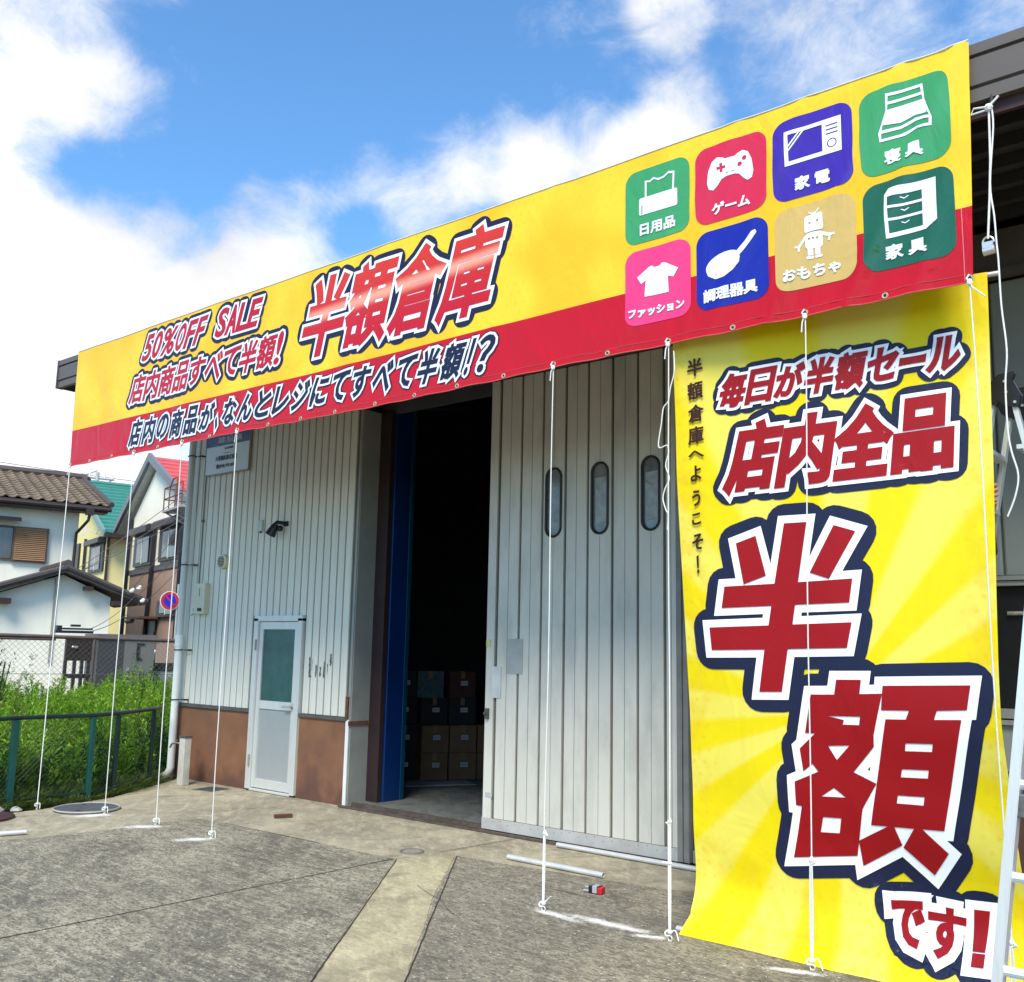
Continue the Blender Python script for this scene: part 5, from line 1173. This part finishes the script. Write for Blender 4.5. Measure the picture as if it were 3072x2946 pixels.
# three taller shrubs standing above the weeds
for k, (x, y, h, n_, lab) in enumerate(((-15.4, -.75, 1.62, 900, 'feathery dark green shrub rising above the weeds, left of the dark meter gate'), (-15.9, -.12, 1.66, 1000, 'tall bushy shrub with yellow tips right beside the dark meter gate'), (-17.2, 3.1, 1.45, 1100, 'dark green shrub beside the downpipe, in front of the parked car'))):
    e = empty('shrub', (x, y, -.15), 0, lab, 'shrub', 'shrubs rising above the weeds'); sp2 = [(random.gauss(0, .16), random.gauss(0, .16), 0, h*random.uniform(.6, 1.0)) for _ in range(16)]
    sp2.append((0, 0, 0, h*1.08)); o = weeds('foliage', sp2, LM2, n_//16, .13, .009, kind=None, spread=.26); o.parent = e
    q = MB(); 
    for _ in range(7): q.tube([(0, 0, 0), (random.gauss(0, .12), random.gauss(0, .12), h*.85)], .008, 5)
    q.build('stem', mat('stem', (.07, .09, .03), .8), e)

# ------------------------------------------------------------------ far side of the weeds: frame turned -15.3 degrees like the street
AL = R_(-15.3)
WHOUSE = mat('white_render', (.88, .83, .70), .85, 0, .05, 1.5, 0, 60, (1, 1, .4), (.60, .57, .50), dirt_scale=.5, dirt_amt=.5)
YHOUSE = mat('yellow_render', (.78, .66, .30), .85, 0, .05, 1.5); CHOUSE = mat('cream_render', (.90, .85, .72), .85, 0, .05, 1.5, streak=(1, 1, .4))
PHOUSE = mat('pink_render', (.36, .245, .195), .85, 0, .06, 1.5); TILE = mat('brown_roof_tile', (.17, .12, .075), .6, 0, .28, 1.3, dirt=(.26, .21, .13), dirt_scale=2, dirt_amt=.5); TILED = mat('dark_ridge_tile', (.07, .055, .05), .6, 0, .2, 4)
GROOF = mat('green_roof', (.05, .235, .185), .45, 0, .10, 3); RROOF = mat('red_roof', (.62, .10, .10), .5, 0, .10, 3); GUTT = mat('brown_gutter', (.035, .02, .018), .5, 0, .2, 5); GREYT = mat('grey_verge', (.17, .18, .20), .5, 0, .1, 5)
FRAME = mat('dark_window_frame', (.02, .02, .028), .4, 0, .2, 5); SHUT = mat('bronze_shutter', (.42, .24, .13), .45, .2, .06, 4); CURT = mat('curtain_glass', (.11, .115, .12), .15, 0, .35, 5, streak=(1, 1, .1), spec=.8); BROWNF = mat('bronze_frame', (.12, .07, .045), .5)
def house(name, label): return empty(name, (0, 0, 0), AL, label, 'house', 'houses across the street')
def par(name, q, m_, parent, **k): return q.build(name, m_, parent, **k)
# --- house 1: white two-storey house with kawara roof. local a = towards us, b = along the facade
H1 = house('tiled_house', 'white two storey house with brown clay tile roof and bronze shutter at the far left')
q = MB(); q.box((-38, -8, -.15), (-30, -.36, 5.50)); par('wall', q, WHOUSE, H1)
def slab_roof(q, a0, z0, a1, z1, b0, b1, th): q.prism([(a0, z0), (a1, z1), (a1, z1-th), (a0, z0-th)], 'y', b0, b1)
q = MB(); slab_roof(q, -29.35, 5.60, -33.6, 6.98, -8.5, .36, .10); slab_roof(q, -33.6, 6.98, -38.4, 5.55, -8.5, .36, .10); RF = par('roof', q, TILED, H1)
q = MB(); q.prism([(-30, 5.50), (-33.6, 6.86), (-38, 5.50)], 'y', -8, -.36); par('gable_wall', q, WHOUSE, H1)
# one clay tile, curved like an S
tw, tl = .32, .34; sl_ = math.atan2(1.38, 4.25)
q = MB(); pr = [(0, 0), (.03, .035), (.08, .055), (.13, .035), (.17, .0), (.25, -.012), (.32, .0)]
vs = [(0, x_, z_+.03) for x_, z_ in pr] + [(-tl, x_, z_+.005) for x_, z_ in pr] + [(0, x_, z_-.0) for x_, z_ in pr]
n = len(pr); fs = [(i_, i_+1, n+i_+1, n+i_) for i_ in range(n-1)] + [(2*n+i_, 2*n+i_+1, i_+1, i_) for i_ in range(n-1)]
q.add(vs, fs); tme = q.mesh('roof_tile', TILE, smooth=False)
cnt = 0
for r_ in range(13):
    for c_ in range(23):
        a0 = -29.33 - r_*tl*math.cos(sl_); z0 = 5.615 + r_*tl*math.sin(sl_)
        o = link('roof_tile', tme, RF); o.location = (a0, .30-tw*(c_+1), z0+.006*random.random()); o.rotation_euler = (0, sl_, random.uniform(-.01, .01)); cnt += 1
q = MB(); q.tube([(-33.6, -8.5, 7.06), (-33.6, .42, 7.06)], .13, 8); q.tube([(-33.6, .38, 7.02), (-29.3, .38, 5.66)], .085, 8); q.tube([(-33.6, .36, 6.9), (-33.6, .52, 7.1)], .14, 8); par('ridge', q, TILED, H1)
q = MB(); q.tube([(-29.28, -8.5, 5.50), (-29.28, .38, 5.50)], .065, 8); q.box((-29.9, -8.4, 5.40), (-29.35, .30, 5.46)); par('gutter', q, GUTT, H1)
q = MB(); q.box((-29.36, -.34, 5.30), (-29.2, -.12, 5.50)); q.tube([(-29.28, -.22, 5.35), (-29.3, -.24, 5.15), (-29.9, -.42, 4.8), (-29.94, -.42, 4.5), (-29.94, -.46, 1.0)], .045, 7); par('downpipe', q, GUTT, H1)
SW = MB(); SW.box((-29.99, -3.60, 3.86), (-29.93, -2.10, 4.87)); WN = par('window', SW, BROWNF, H1)
q = MB(); q.box((-29.925, -3.55, 3.92), (-29.915, -2.14, 4.80)); par('pane', q, CURT, WN)
q = MB(); q.box((-29.99, -2.12, 3.84), (-29.88, -1.18, 4.86)); q2 = par('shutter_box', q, BROWNF, H1)
q = MB()
for k in range(17): z = 3.89+.0555*k; q.prism([(-29.878, z), (-29.845, z+.004), (-29.878, z+.048)], 'y', -2.07, -1.23)
par('shutter_slats', q, SHUT, H1)
q = MB(); q.box((-29.99, -4.2, 5.04), (-29.55, -2.0, 5.09)); q.box((-29.56, -4.2, 4.98), (-29.50, -2.0, 5.06)); par('window_hood', q, GUTT, H1)
# annex gable
q = MB(); q.prism([(-5.0, -.15), (.03, -.15), (.03, 2.80), (-1.23, 3.36), (-5.0, 1.97)], 'x', -29.9, -27.0); par('annex_wall', q, WHOUSE, H1)
q = MB(); q.prism([(-1.23, 3.52), (.84, 2.72), (.84, 2.62), (-1.23, 3.40), (-5.2, 2.0), (-5.2, 2.12)], 'x', -29.95, -26.55); par('annex_roof', q, TILED, H1)
q = MB(); q.tube([(-26.55, -1.23, 3.54), (-26.55, .90, 2.72)], .075, 7); q.tube([(-26.55, -1.23, 3.54), (-26.55, -5.2, 2.14)], .075, 7); q.tube([(-26.5, -1.23, 3.62), (-29.9, -1.23, 3.62)], .12, 8); par('annex_ridge', q, TILED, H1)
for P_ in (((-26.98, -2.75, 2.52), (-26.6, -2.50, 2.66)), ((-26.98, -.72, 2.96), (-26.6, -.52, 3.06)), ((-26.98, .02, 2.58), (-26.6, .24, 2.70))): q = MB(); q.box(*P_); par('rafter_end', q, GUTT, H1)
q = MB(); q.tube([(-26.96, -1.42, 3.3), (-26.96, -1.42, 1.0)], .014, 5); q.tube([(-26.96, -1.36, 3.1), (-26.96, -1.36, 1.0)], .014, 5); par('service_cable', q, mat('cable_grey', (.35, .33, .30), .7), H1)
# --- house 2: yellow with green ribbed roof
H2 = house('green_roofed_house', 'yellow two storey house with turquoise green metal roof in the middle of the three houses')
q = MB(); q.prism([(-58, -.15), (-44.9, -.15), (-44.9, 6.60), (-51.3, 9.2), (-58, 6.6)], 'y', 4.0, 14); par('wall', q, YHOUSE, H2)
q = MB(); slab_roof(q, -44.2, 6.36, -51.3, 9.50, 3.60, 14.4, .16); slab_roof(q, -51.3, 9.50, -58.6, 6.3, 3.60, 14.4, .16); R2 = par('roof', q, mat('green_roof_dark', (.008, .10, .08), .5), H2)
N_ = 14; al2 = math.atan2(3.14, 7.1)
for k in range(N_):
    t0, t1 = k/N_, (k+1)/N_; a0 = -44.16-7.12*t0; a1 = -44.16-7.12*t1; z0 = 6.38+3.14*t0; z1 = 6.38+3.14*t1
    q = MB(); q.prism([(a0, z0+.14), (a1+.03, z1+.035), (a1+.03, z1), (a0, z0)], 'y', 3.62, 14.4); par('roof_panel', q, GROOF, R2)
q = MB(); q.tube([(-51.3, 3.55, 9.60), (-51.3, 14.4, 9.60)], .12, 8); par('ridge', q, GROOF, H2)
q = MB(); q.prism([(-44.1, 6.50), (-51.3, 9.72), (-51.3, 9.45), (-44.1, 6.20)], 'y', 3.50, 3.60); q.prism([(-51.3, 9.72), (-58.6, 6.5), (-58.6, 6.2), (-51.3, 9.45)], 'y', 3.50, 3.60); par('verge', q, mat('grey_green_verge', (.16, .28, .27), .5), H2)
q = MB(); q.box((-44.25, 3.55, 6.16), (-44.0, 14.4, 6.34)); q.box((-44.9, 4.0, 6.2), (-44.2, 14, 6.26)); q.tube([(-44.8, 3.92, 6.3), (-44.85, 3.92, .5)], .06, 6); q.tube([(-44.85, 7.3, 6.3), (-44.85, 7.3, .5)], .07, 6); par('gutter', q, GUTT, H2)
def win_b(q_parent, a0, a1, z0, z1, b, hood=True):
    q = MB(); q.box((a0, b-.10, z0), (a1, b-.01, z1)); w_ = par('window', q, FRAME, q_parent)
    am = (a0+a1)/2; dw = (a1-a0)
    q = MB(); q.box((a0+.20*dw, b-.125, z0+.12), (am-.02, b-.102, z1-.12)); par('pane', q, CURT, w_)
    q = MB(); q.box((am+.03, b-.135, z0+.08), (a1-.16*dw, b-.112, z1-.12)); par('pane', q, GLASSD, w_)
    q = MB(); q.box((am-.03, b-.14, z0+.06), (am+.03, b-.10, z1-.05)); par('window_bar', q, WHITEP, w_)
    if hood:
        q = MB(); q.prism([(b-.38, z1-.0), (b-.38, z1+.18), (b-.30, z1+.26), (b-.01, z1+.28), (b-.01, z1)], 'x', a0-.06, a1+.06); par('shutter_box', q, mat('shutter_case', (.035, .035, .045), .4), w_)
win_b(H2, -48.35, -45.6, 4.78, 6.05, 4.0)
q = MB(); q.box((-51.3, 3.9, 4.6), (-50.7, 3.99, 6.4)); q.tube([(-49.3, 3.9, 6.5), (-49.3, 3.9, 1)], .07, 6); par('side_shutter', q, FRAME, H2)
# --- house 3: cream and pink with red roof, gable towards the yard
H3 = house('red_roofed_house', 'cream and pinkish brown gabled house with red metal roof next to the warehouse corner')
q = MB(); q.prism([(-35.4, 4.15), (-29.3, 4.15), (-26.2, 4.15), (-26.2, 4.5), (-32.9, 7.55), (-35.4, 6.05)], 'y', 2.60, 9.5); par('upper_wall', q, CHOUSE, H3)
q = MB(); q.box((-35.4, 2.60, -.15), (-26.2, 9.5, 3.96)); par('lower_wall', q, PHOUSE, H3)
q = MB(); q.box((-35.45, 2.56, 3.965), (-26.15, 9.55, 4.145)); par('belt_band', q, mat('grey_band', (.11, .11, .12), .6), H3)
q = MB(); slab_roof(q, -36.75, 5.72, -32.8, 7.86, 2.35, 9.8, .14); slab_roof(q, -32.8, 7.86, -25.9, 4.75, 2.35, 9.8, .14); R3 = par('roof', q, mat('roof_under_white', (.55, .53, .48), .7), H3)
for k in range(16):
    t0, t1 = k/16, (k+1)/16; a0 = -25.88-6.92*t0; a1 = -25.88-6.92*t1; z0 = 4.78+3.12*t0; z1 = 4.78+3.12*t1
    q = MB(); q.prism([(a0, z0+.095), (a1-.02, z1+.035), (a1-.02, z1), (a0, z0)], 'y', 2.37, 9.8); par('roof_panel', q, RROOF, R3)
for k in range(9):
    t0, t1 = k/9, (k+1)/9; a0 = -36.77+3.97*t0; a1 = -36.77+3.97*t1; z0 = 5.74+2.16*t0; z1 = 5.74+2.16*t1
    q = MB(); q.prism([(a0, z0+.095), (a1, z1+.035), (a1, z1), (a0, z0)], 'y', 2.37, 9.8); par('roof_panel', q, RROOF, R3)
q = MB(); q.prism([(-36.85, 5.60), (-36.85, 5.86), (-32.8, 8.05), (-25.8, 4.90), (-25.8, 4.64), (-32.8, 7.76)], 'y', 2.24, 2.35); par('verge', q, GREYT, H3)
win_b(H3, -34.75, -32.40, 4.22, 5.30, 2.60); win_b(H3, -31.65, -29.3, 4.22, 5.30, 2.60)
win_b(H3, -31.4, -29.2, 2.42, 2.95, 2.60, False)
for P_ in ([(-32.25, 2.5, 5.6), (-32.3, 2.5, 4.1), (-32.5, 2.5, 2.4), (-32.55, 2.5, .3)], [(-29.15, 2.5, 5.2), (-29.2, 2.5, .3)], [(-35.45, 2.5, 6.0), (-35.5, 2.5, .3)]): q = MB(); q.tube(P_, .07, 6); par('downpipe', q, FRAME, H3)
q = MB(); q.box((-33.0, 1.95, 2.36), (-31.2, 2.6, 2.43)); q.tube([(-32.9, 2.0, 2.28), (-32.3, 2.0, 2.3)], .08, 8); par('porch_roof', q, BROWNF, H3)
q = MB(); q.box((-32.5, 2.53, .5), (-32.2, 2.6, 2.3)); q.box((-32.2, 2.53, 1.7), (-31.5, 2.6, 2.3)); q.box((-32.0, 2.5, .6), (-31.5, 2.53, 1.95)); par('door', q, FRAME, H3)
q = MB(); q.box((-28.15, 1.55, 5.42), (-26.3, 2.6, 5.48)); par('balcony_floor', q, mat('grey_steel', (.34, .33, .32), .6), H3)
q = MB(); rb = .02
for a in (-28.12, -27.6, -27.0, -26.35): q.tube([(a, 1.58, 5.48), (a, 1.58, 6.15)], rb, 5)
for z in (5.82, 6.15): q.tube([(-28.12, 2.5, z), (-28.12, 1.58, z), (-26.35, 1.58, z)], rb, 5)
q.tube([(-27.6, 1.58, 6.1), (-27.3, 1.58, 6.35), (-26.9, 1.58, 6.35), (-26.85, 1.58, 5.5)], rb, 5); par('balcony_railing', q, mat('rusty_rail', (.16, .06, .04), .7), H3)
q = MB(); q.tube([(-28.0, 1.62, 5.42), (-27.0, 2.55, 4.7)], .03, 5); q.tube([(-27.4, 1.62, 5.42), (-26.6, 2.55, 4.75)], .03, 5); par('balcony_brace', q, MATS['grey_steel'], H3)
# chain link fence
CF = empty('chain_fence', (0, 0, 0), AL, 'brown pipe chain link fence across the far side of the weeds', 'fence')
q = MB(); q.tube([(-20, -7, 1.73), (-20, 1.2, 1.63)], .038, 8); q.tube([(-20, -7, 1.64), (-20, -2.6, 1.625)], .025, 8); par('top_rail', q, BRFENCE, CF)
for b in (-6.2, -4.02, -1.86, .25):
    q = MB(); q.tube([(-20, b, -.15), (-20, b, 1.68)], .032, 8); par('post', q, BRFENCE, CF)
q = MB(); q.tube([(-20, -7, .95), (-20, 1.2, .93)], .006, 5)
s_ = -9.0
while s_ < 1.2:
    for dr in (0, 1):
        p = (-20, s_ if dr == 0 else s_+1.8, -.15); q_ = (-20, s_+1.8 if dr == 0 else s_, 1.62); q.tube([p, q_], .0027, 3, cap=False)
    s_ += .115
o = par('wire_mesh', q, mat('galv_wire', (.15, .135, .12), .5, .4), CF); o['kind'] = 'stuff'
GT = empty('meter_gate', (0, 0, 0), AL, 'dark brown gate post unit with a mailbox on top, in front of the white annex', 'gate')
q = MB(); q.box((-23.15, -1.80, 1.15), (-23, -1.22, 1.72)); par('gate_box', q, mat('dark_brown_panel', (.025, .014, .012), .5), GT)
q = MB(); q.box((-23.2, -2.05, 1.78), (-22.95, -1.24, 1.84)); q.box((-23.2, -2.03, 1.84), (-22.95, -1.93, 1.95)); q.box((-23.2, -1.93, 1.86), (-22.95, -1.26, 1.90)); q.box((-23.15, -1.72, 1.93), (-23, -1.52, 1.98)); par('mailbox', q, FRAME, GT)
q = MB(); q.box((-22.99, -1.68, 1.44), (-22.95, -1.55, 1.49)); q.ball((-22.95, -1.66, 1.47), .025, 8); par('gate_handle', q, CHROME, GT)
q = MB()
for b in (-1.78, -1.58, -1.42, -1.28): q.box((-23.1, b-.035, -.15), (-23, b+.035, 1.15))
par('gate_bars', q, FRAME, GT)
q = MB(); q.box((-23.08, -1.80, .75), (-23.02, -1.22, .85)); par('gate_crossbar', q, FRAME, GT)
SH = empty('storage_shed', (0, 0, 0), AL, 'grey metal storage shed with dark left half behind the chain link fence', 'shed')
q = MB(); q.box((-24.2, -1.10, -.1), (-23.0, -.50, 1.66)); par('dark_side', q, mat('dark_grey_panel', (.045, .047, .055), .5, 0, .08, 4), SH)
q = MB(); q.box((-24.2, -.50, -.1), (-23.0, .20, 1.64)); par('grey_door', q, mat('mid_grey_panel', (.16, .155, .15), .5, 0, .06, 4), SH)
q = MB(); q.box((-24.25, -1.14, 1.70), (-22.95, .24, 1.78)); par('shed_roof', q, mat('shed_roof_grey', (.13, .12, .12), .5), SH)
q = MB(); q.box((-23.0, -.22, 1.20), (-22.96, -.17, 1.58)); q.box((-23.0, -.17, 1.20), (-22.965, -.09, 1.23)); q.box((-23.0, -.17, 1.56), (-22.965, -.04, 1.58)); par('door_handle', q, FRAME, SH)
q = MB()
for b in (-.42, .10): q.box((-22.99, b, .92), (-22.95, b+.05, 1.0)); q.box((-22.99, b, .78), (-22.95, b+.05, .86))
par('hinge', q, CHROME, SH)
q = MB(); q.box((-22.98, .22, -.1), (-22.9, .9, 1.0)); 
PB = empty('pink_gate_panel', (0, 0, 0), AL, 'brownish slatted gate panel between the shed and the downpipe', 'gate'); q = MB(); q.box((-23.05, .24, 1.12), (-23, .78, 1.66)); q.box((-23.06, .22, 1.64), (-22.98, 1.1, 1.70)); par('panel', q, PHOUSE, PB)
q = MB()
for b in (.80, .92, 1.04): q.box((-23.05, b, .2), (-23, b+.04, 1.66))
par('bar', q, BROWNF, PB)
CA = empty('parked_car', (-24.6*math.cos(AL)-1.75*math.sin(AL), -24.6*math.sin(AL)+1.75*math.cos(AL), -.15), AL+math.pi/2, 'white car parked behind the shed, only its rear end showing', 'car')
def carprof(): return [(-2.1, .28), (2.1, .28), (2.15, .65), (2.05, .92), (1.15, 1.02), (.45, 1.45), (-1.2, 1.48), (-1.95, 1.05), (-2.12, .8)]
q = MB(); q.prism(carprof(), 'y', -.82, .82); q.build('body', mat('car_white', (.72, .73, .74), .25, 0, .03, 3, coat=.8), CA, bevel=.09)
q = MB(); q.prism([(1.0, 1.06), (.42, 1.40), (-1.15, 1.42), (-1.75, 1.06)], 'y', -.835, .835); q.build('side_window', GLASSD, CA, bevel=.01)
q = MB(); q.prism([(-.62, 1.10), (-.62, 1.38), (.62, 1.38), (.70, 1.10)][::1], 'x', .86, .93); q.build('windscreen', GLASSD, CA)
for x in (-1.35, 1.35):
    for y in (-.80, .80):
        q = MB(); q.tube([(x, y-.1, .31), (x, y+.1, .31)], .31, 18); w_ = q.build('wheel', BLACK, CA, bevel=.02)
        q = MB(); q.tube([(x, y-.11, .31), (x, y+.11, .31)], .19, 14); q.build('rim', STEEL, w_)
for y in (-.6, .6):
    q = MB(); q.box((2.06, y-.16, .68), (2.16, y+.16, .84)); q.build('headlight', GLASSG, CA, bevel=.02)
# no-parking sign on its pole
NS = empty('no_parking_sign', (0, 0, 0), AL, 'round red and blue no parking sign on a thin pole beside the downpipe', 'road sign')
q = MB(); q.tube([(-24.0, .77, 2.665), (-24.02, .77, 2.665)], .245, 28); par('sign_rim', q, mat('sign_white', (.8, .78, .76), .4), NS)
q = MB(); q.tube([(-23.998, .77, 2.665), (-23.994, .77, 2.665)], .228, 28); par('red_ring', q, mat('sign_red', (.55, .03, .04), .4), NS)
q = MB(); q.tube([(-23.992, .77, 2.665), (-23.988, .77, 2.665)], .155, 28); par('blue_disc', q, mat('sign_bluef', (.02, .03, .50), .4), NS)
q = MB(); bar(q, (-23.985, .77-.12, 2.665+.12), (-23.985, .77+.12, 2.665-.12), .04, .004, Vector((0, 1, 1))); par('red_bar', q, MATS['sign_red'], NS)
q = MB(); q.tube([(-24.05, .98, -.15), (-24.05, .98, 3.1)], .03, 8); q.tube([(-24.05, .77, 2.665), (-24.05, .98, 2.665)], .015, 6); par('pole', q, mat('pole_grey', (.35, .35, .34), .5), NS)
# utility poles with transformers far behind
def upole(a, b, h, label):
    e = empty('utility_pole', (0, 0, 0), AL, label, 'utility pole', 'utility poles behind the houses'); 
    q = MB(); q.tube([(a, b, -.15), (a, b, h)], .16, 10, r1=.11); par('pole', q, mat('concrete_pole', (.45, .44, .42), .8), e)
    q = MB()
    for z in (h-.35, h-.85): q.box((a-.05, b-.9, z-.04), (a+.05, b+.9, z+.04))
    q.tube([(a, b, h-.9), (a, b+.9, h-.3)], .03, 5); q.tube([(a, b, h+.1), (a, b-.9, h-.35)], .03, 5); par('crossarm', q, mat('arm_steel', (.30, .30, .30), .5, .4), e)
    q = MB()
    for b2 in (-.8, -.4, .4, .8):
        for z in (h-.31, h-.81): q.tube([(a, b+b2, z), (a, b+b2, z+.16)], .05, 7); q.ball((a, b+b2, z+.20), .06, 6)
    par('insulator', q, WHITEP, e)
    q = MB(); q.tube([(a, b-.38, h-1.75), (a, b-.38, h-1.1)], .24, 12); q.tube([(a+.1, b+.36, h-1.6), (a+.1, b+.36, h-1.15)], .18, 12); par('transformer', q, mat('transformer_grey', (.50, .52, .53), .5), e)
upole(-56, 5.60, 10.9, 'utility pole with transformers peeking over the turquoise roof'); upole(-50, 8.35, 11.0, 'utility pole hardware in front of the red roof')
AN = empty('roof_antenna', (0, 0, 0), AL, 'small tv antenna on the yellow gable above the shuttered window', 'antenna'); q = MB(); q.tube([(-45.6, 3.6, 6.5), (-48.2, 3.5, 6.85)], .018, 5); q.tube([(-45.6, 3.9, 6.2), (-45.9, 3.6, 6.5), (-45.4, 3.6, 6.6)], .018, 5)
for k in range(5): q.tube([(-48.2+.22*k, 3.5, 6.5), (-48.35+.22*k, 3.5, 7.0)], .013, 4)
par('antenna_rod', q, mat('antenna_white', (.6, .58, .55), .5), AN)
# overhead wires
def wire(p, q_, sag, r, label, n=14):
    p = Vector(p); q_ = Vector(q_); o = empty('overhead_wire', (0, 0, 0), AL, label, 'wire', 'overhead wires between the houses'); m_ = MB()
    m_.tube([p.lerp(q_, t)-Vector((0, 0, sag*4*t*(1-t))) for t in np.linspace(0, 1, n)], r, 4, cap=False); par('cable', m_, mat('wire_dark', (.09, .09, .09), .6), o); return o
WI = [((-27.0, .55, 3.02), (-24, 3.4, 8.5)), ((-27.0, -1.0, 3.45), (-27, 3.6, 7.6)), ((-27.0, -.9, 3.42), (-28, 4.0, 7.1)), ((-27.0, -.95, 3.40), (-26, 2.7, 5.9)), ((-26.4, .62, 2.90), (-24.5, 1.6, 4.8)), ((-26.4, .72, 2.62), (-24.5, 1.7, 4.4)), ((-23.2, -1.25, 1.9), (-26.4, .55, 2.9)), ((-23.2, -1.2, 1.85), (-26.4, .65, 2.65)), ((-60, -20, 13.5), (-60, 14, 11.2)), ((-60, -20, 12.9), (-60, 14, 10.6))]
WL = ['thin wire climbing from the annex eave to the upper right', 'wire running up across the green roof from the annex ridge', 'second wire running up from the annex ridge past the shuttered window', 'lowest wire leaving the annex ridge to the right', 'wire from the upper white insulator towards the downpipe', 'wire from the lower white insulator towards the downpipe', 'upper drop wire from the mailbox gate to the annex eave', 'lower drop wire from the mailbox gate to the annex eave', 'upper power line high in the sky at the left', 'lower power line high in the sky at the left']
for (p, q_), l_ in zip(WI, WL): wire(p, q_, .12 if p[0] > -50 else .6, .009 if p[0] > -50 else .018, l_)
for k, (b, z, l_) in enumerate(((.42, 2.98, 'left white insulator on the annex eave end'), (.60, 3.06, 'upper white insulator on the annex eave end'), (.72, 2.72, 'lower right white insulator on the annex eave end'))):
    e = empty('insulator', (0, 0, 0), AL, l_, 'insulator', 'white insulators on the annex eave'); q = MB(); q.ball((-26.4, b, z), .065, 10, 1, 1, .8); q.ball((-26.4, b+.03, z+.04), .05, 8); par('knob', q, WHITEP, e, smooth=True)

for o in list(SC.objects):          # empties that are parts carry their own transform only
    if o.type == 'MESH' and o.parent is None and 'kind' not in o and 'label' not in o: print('UNTAGGED', o.name)
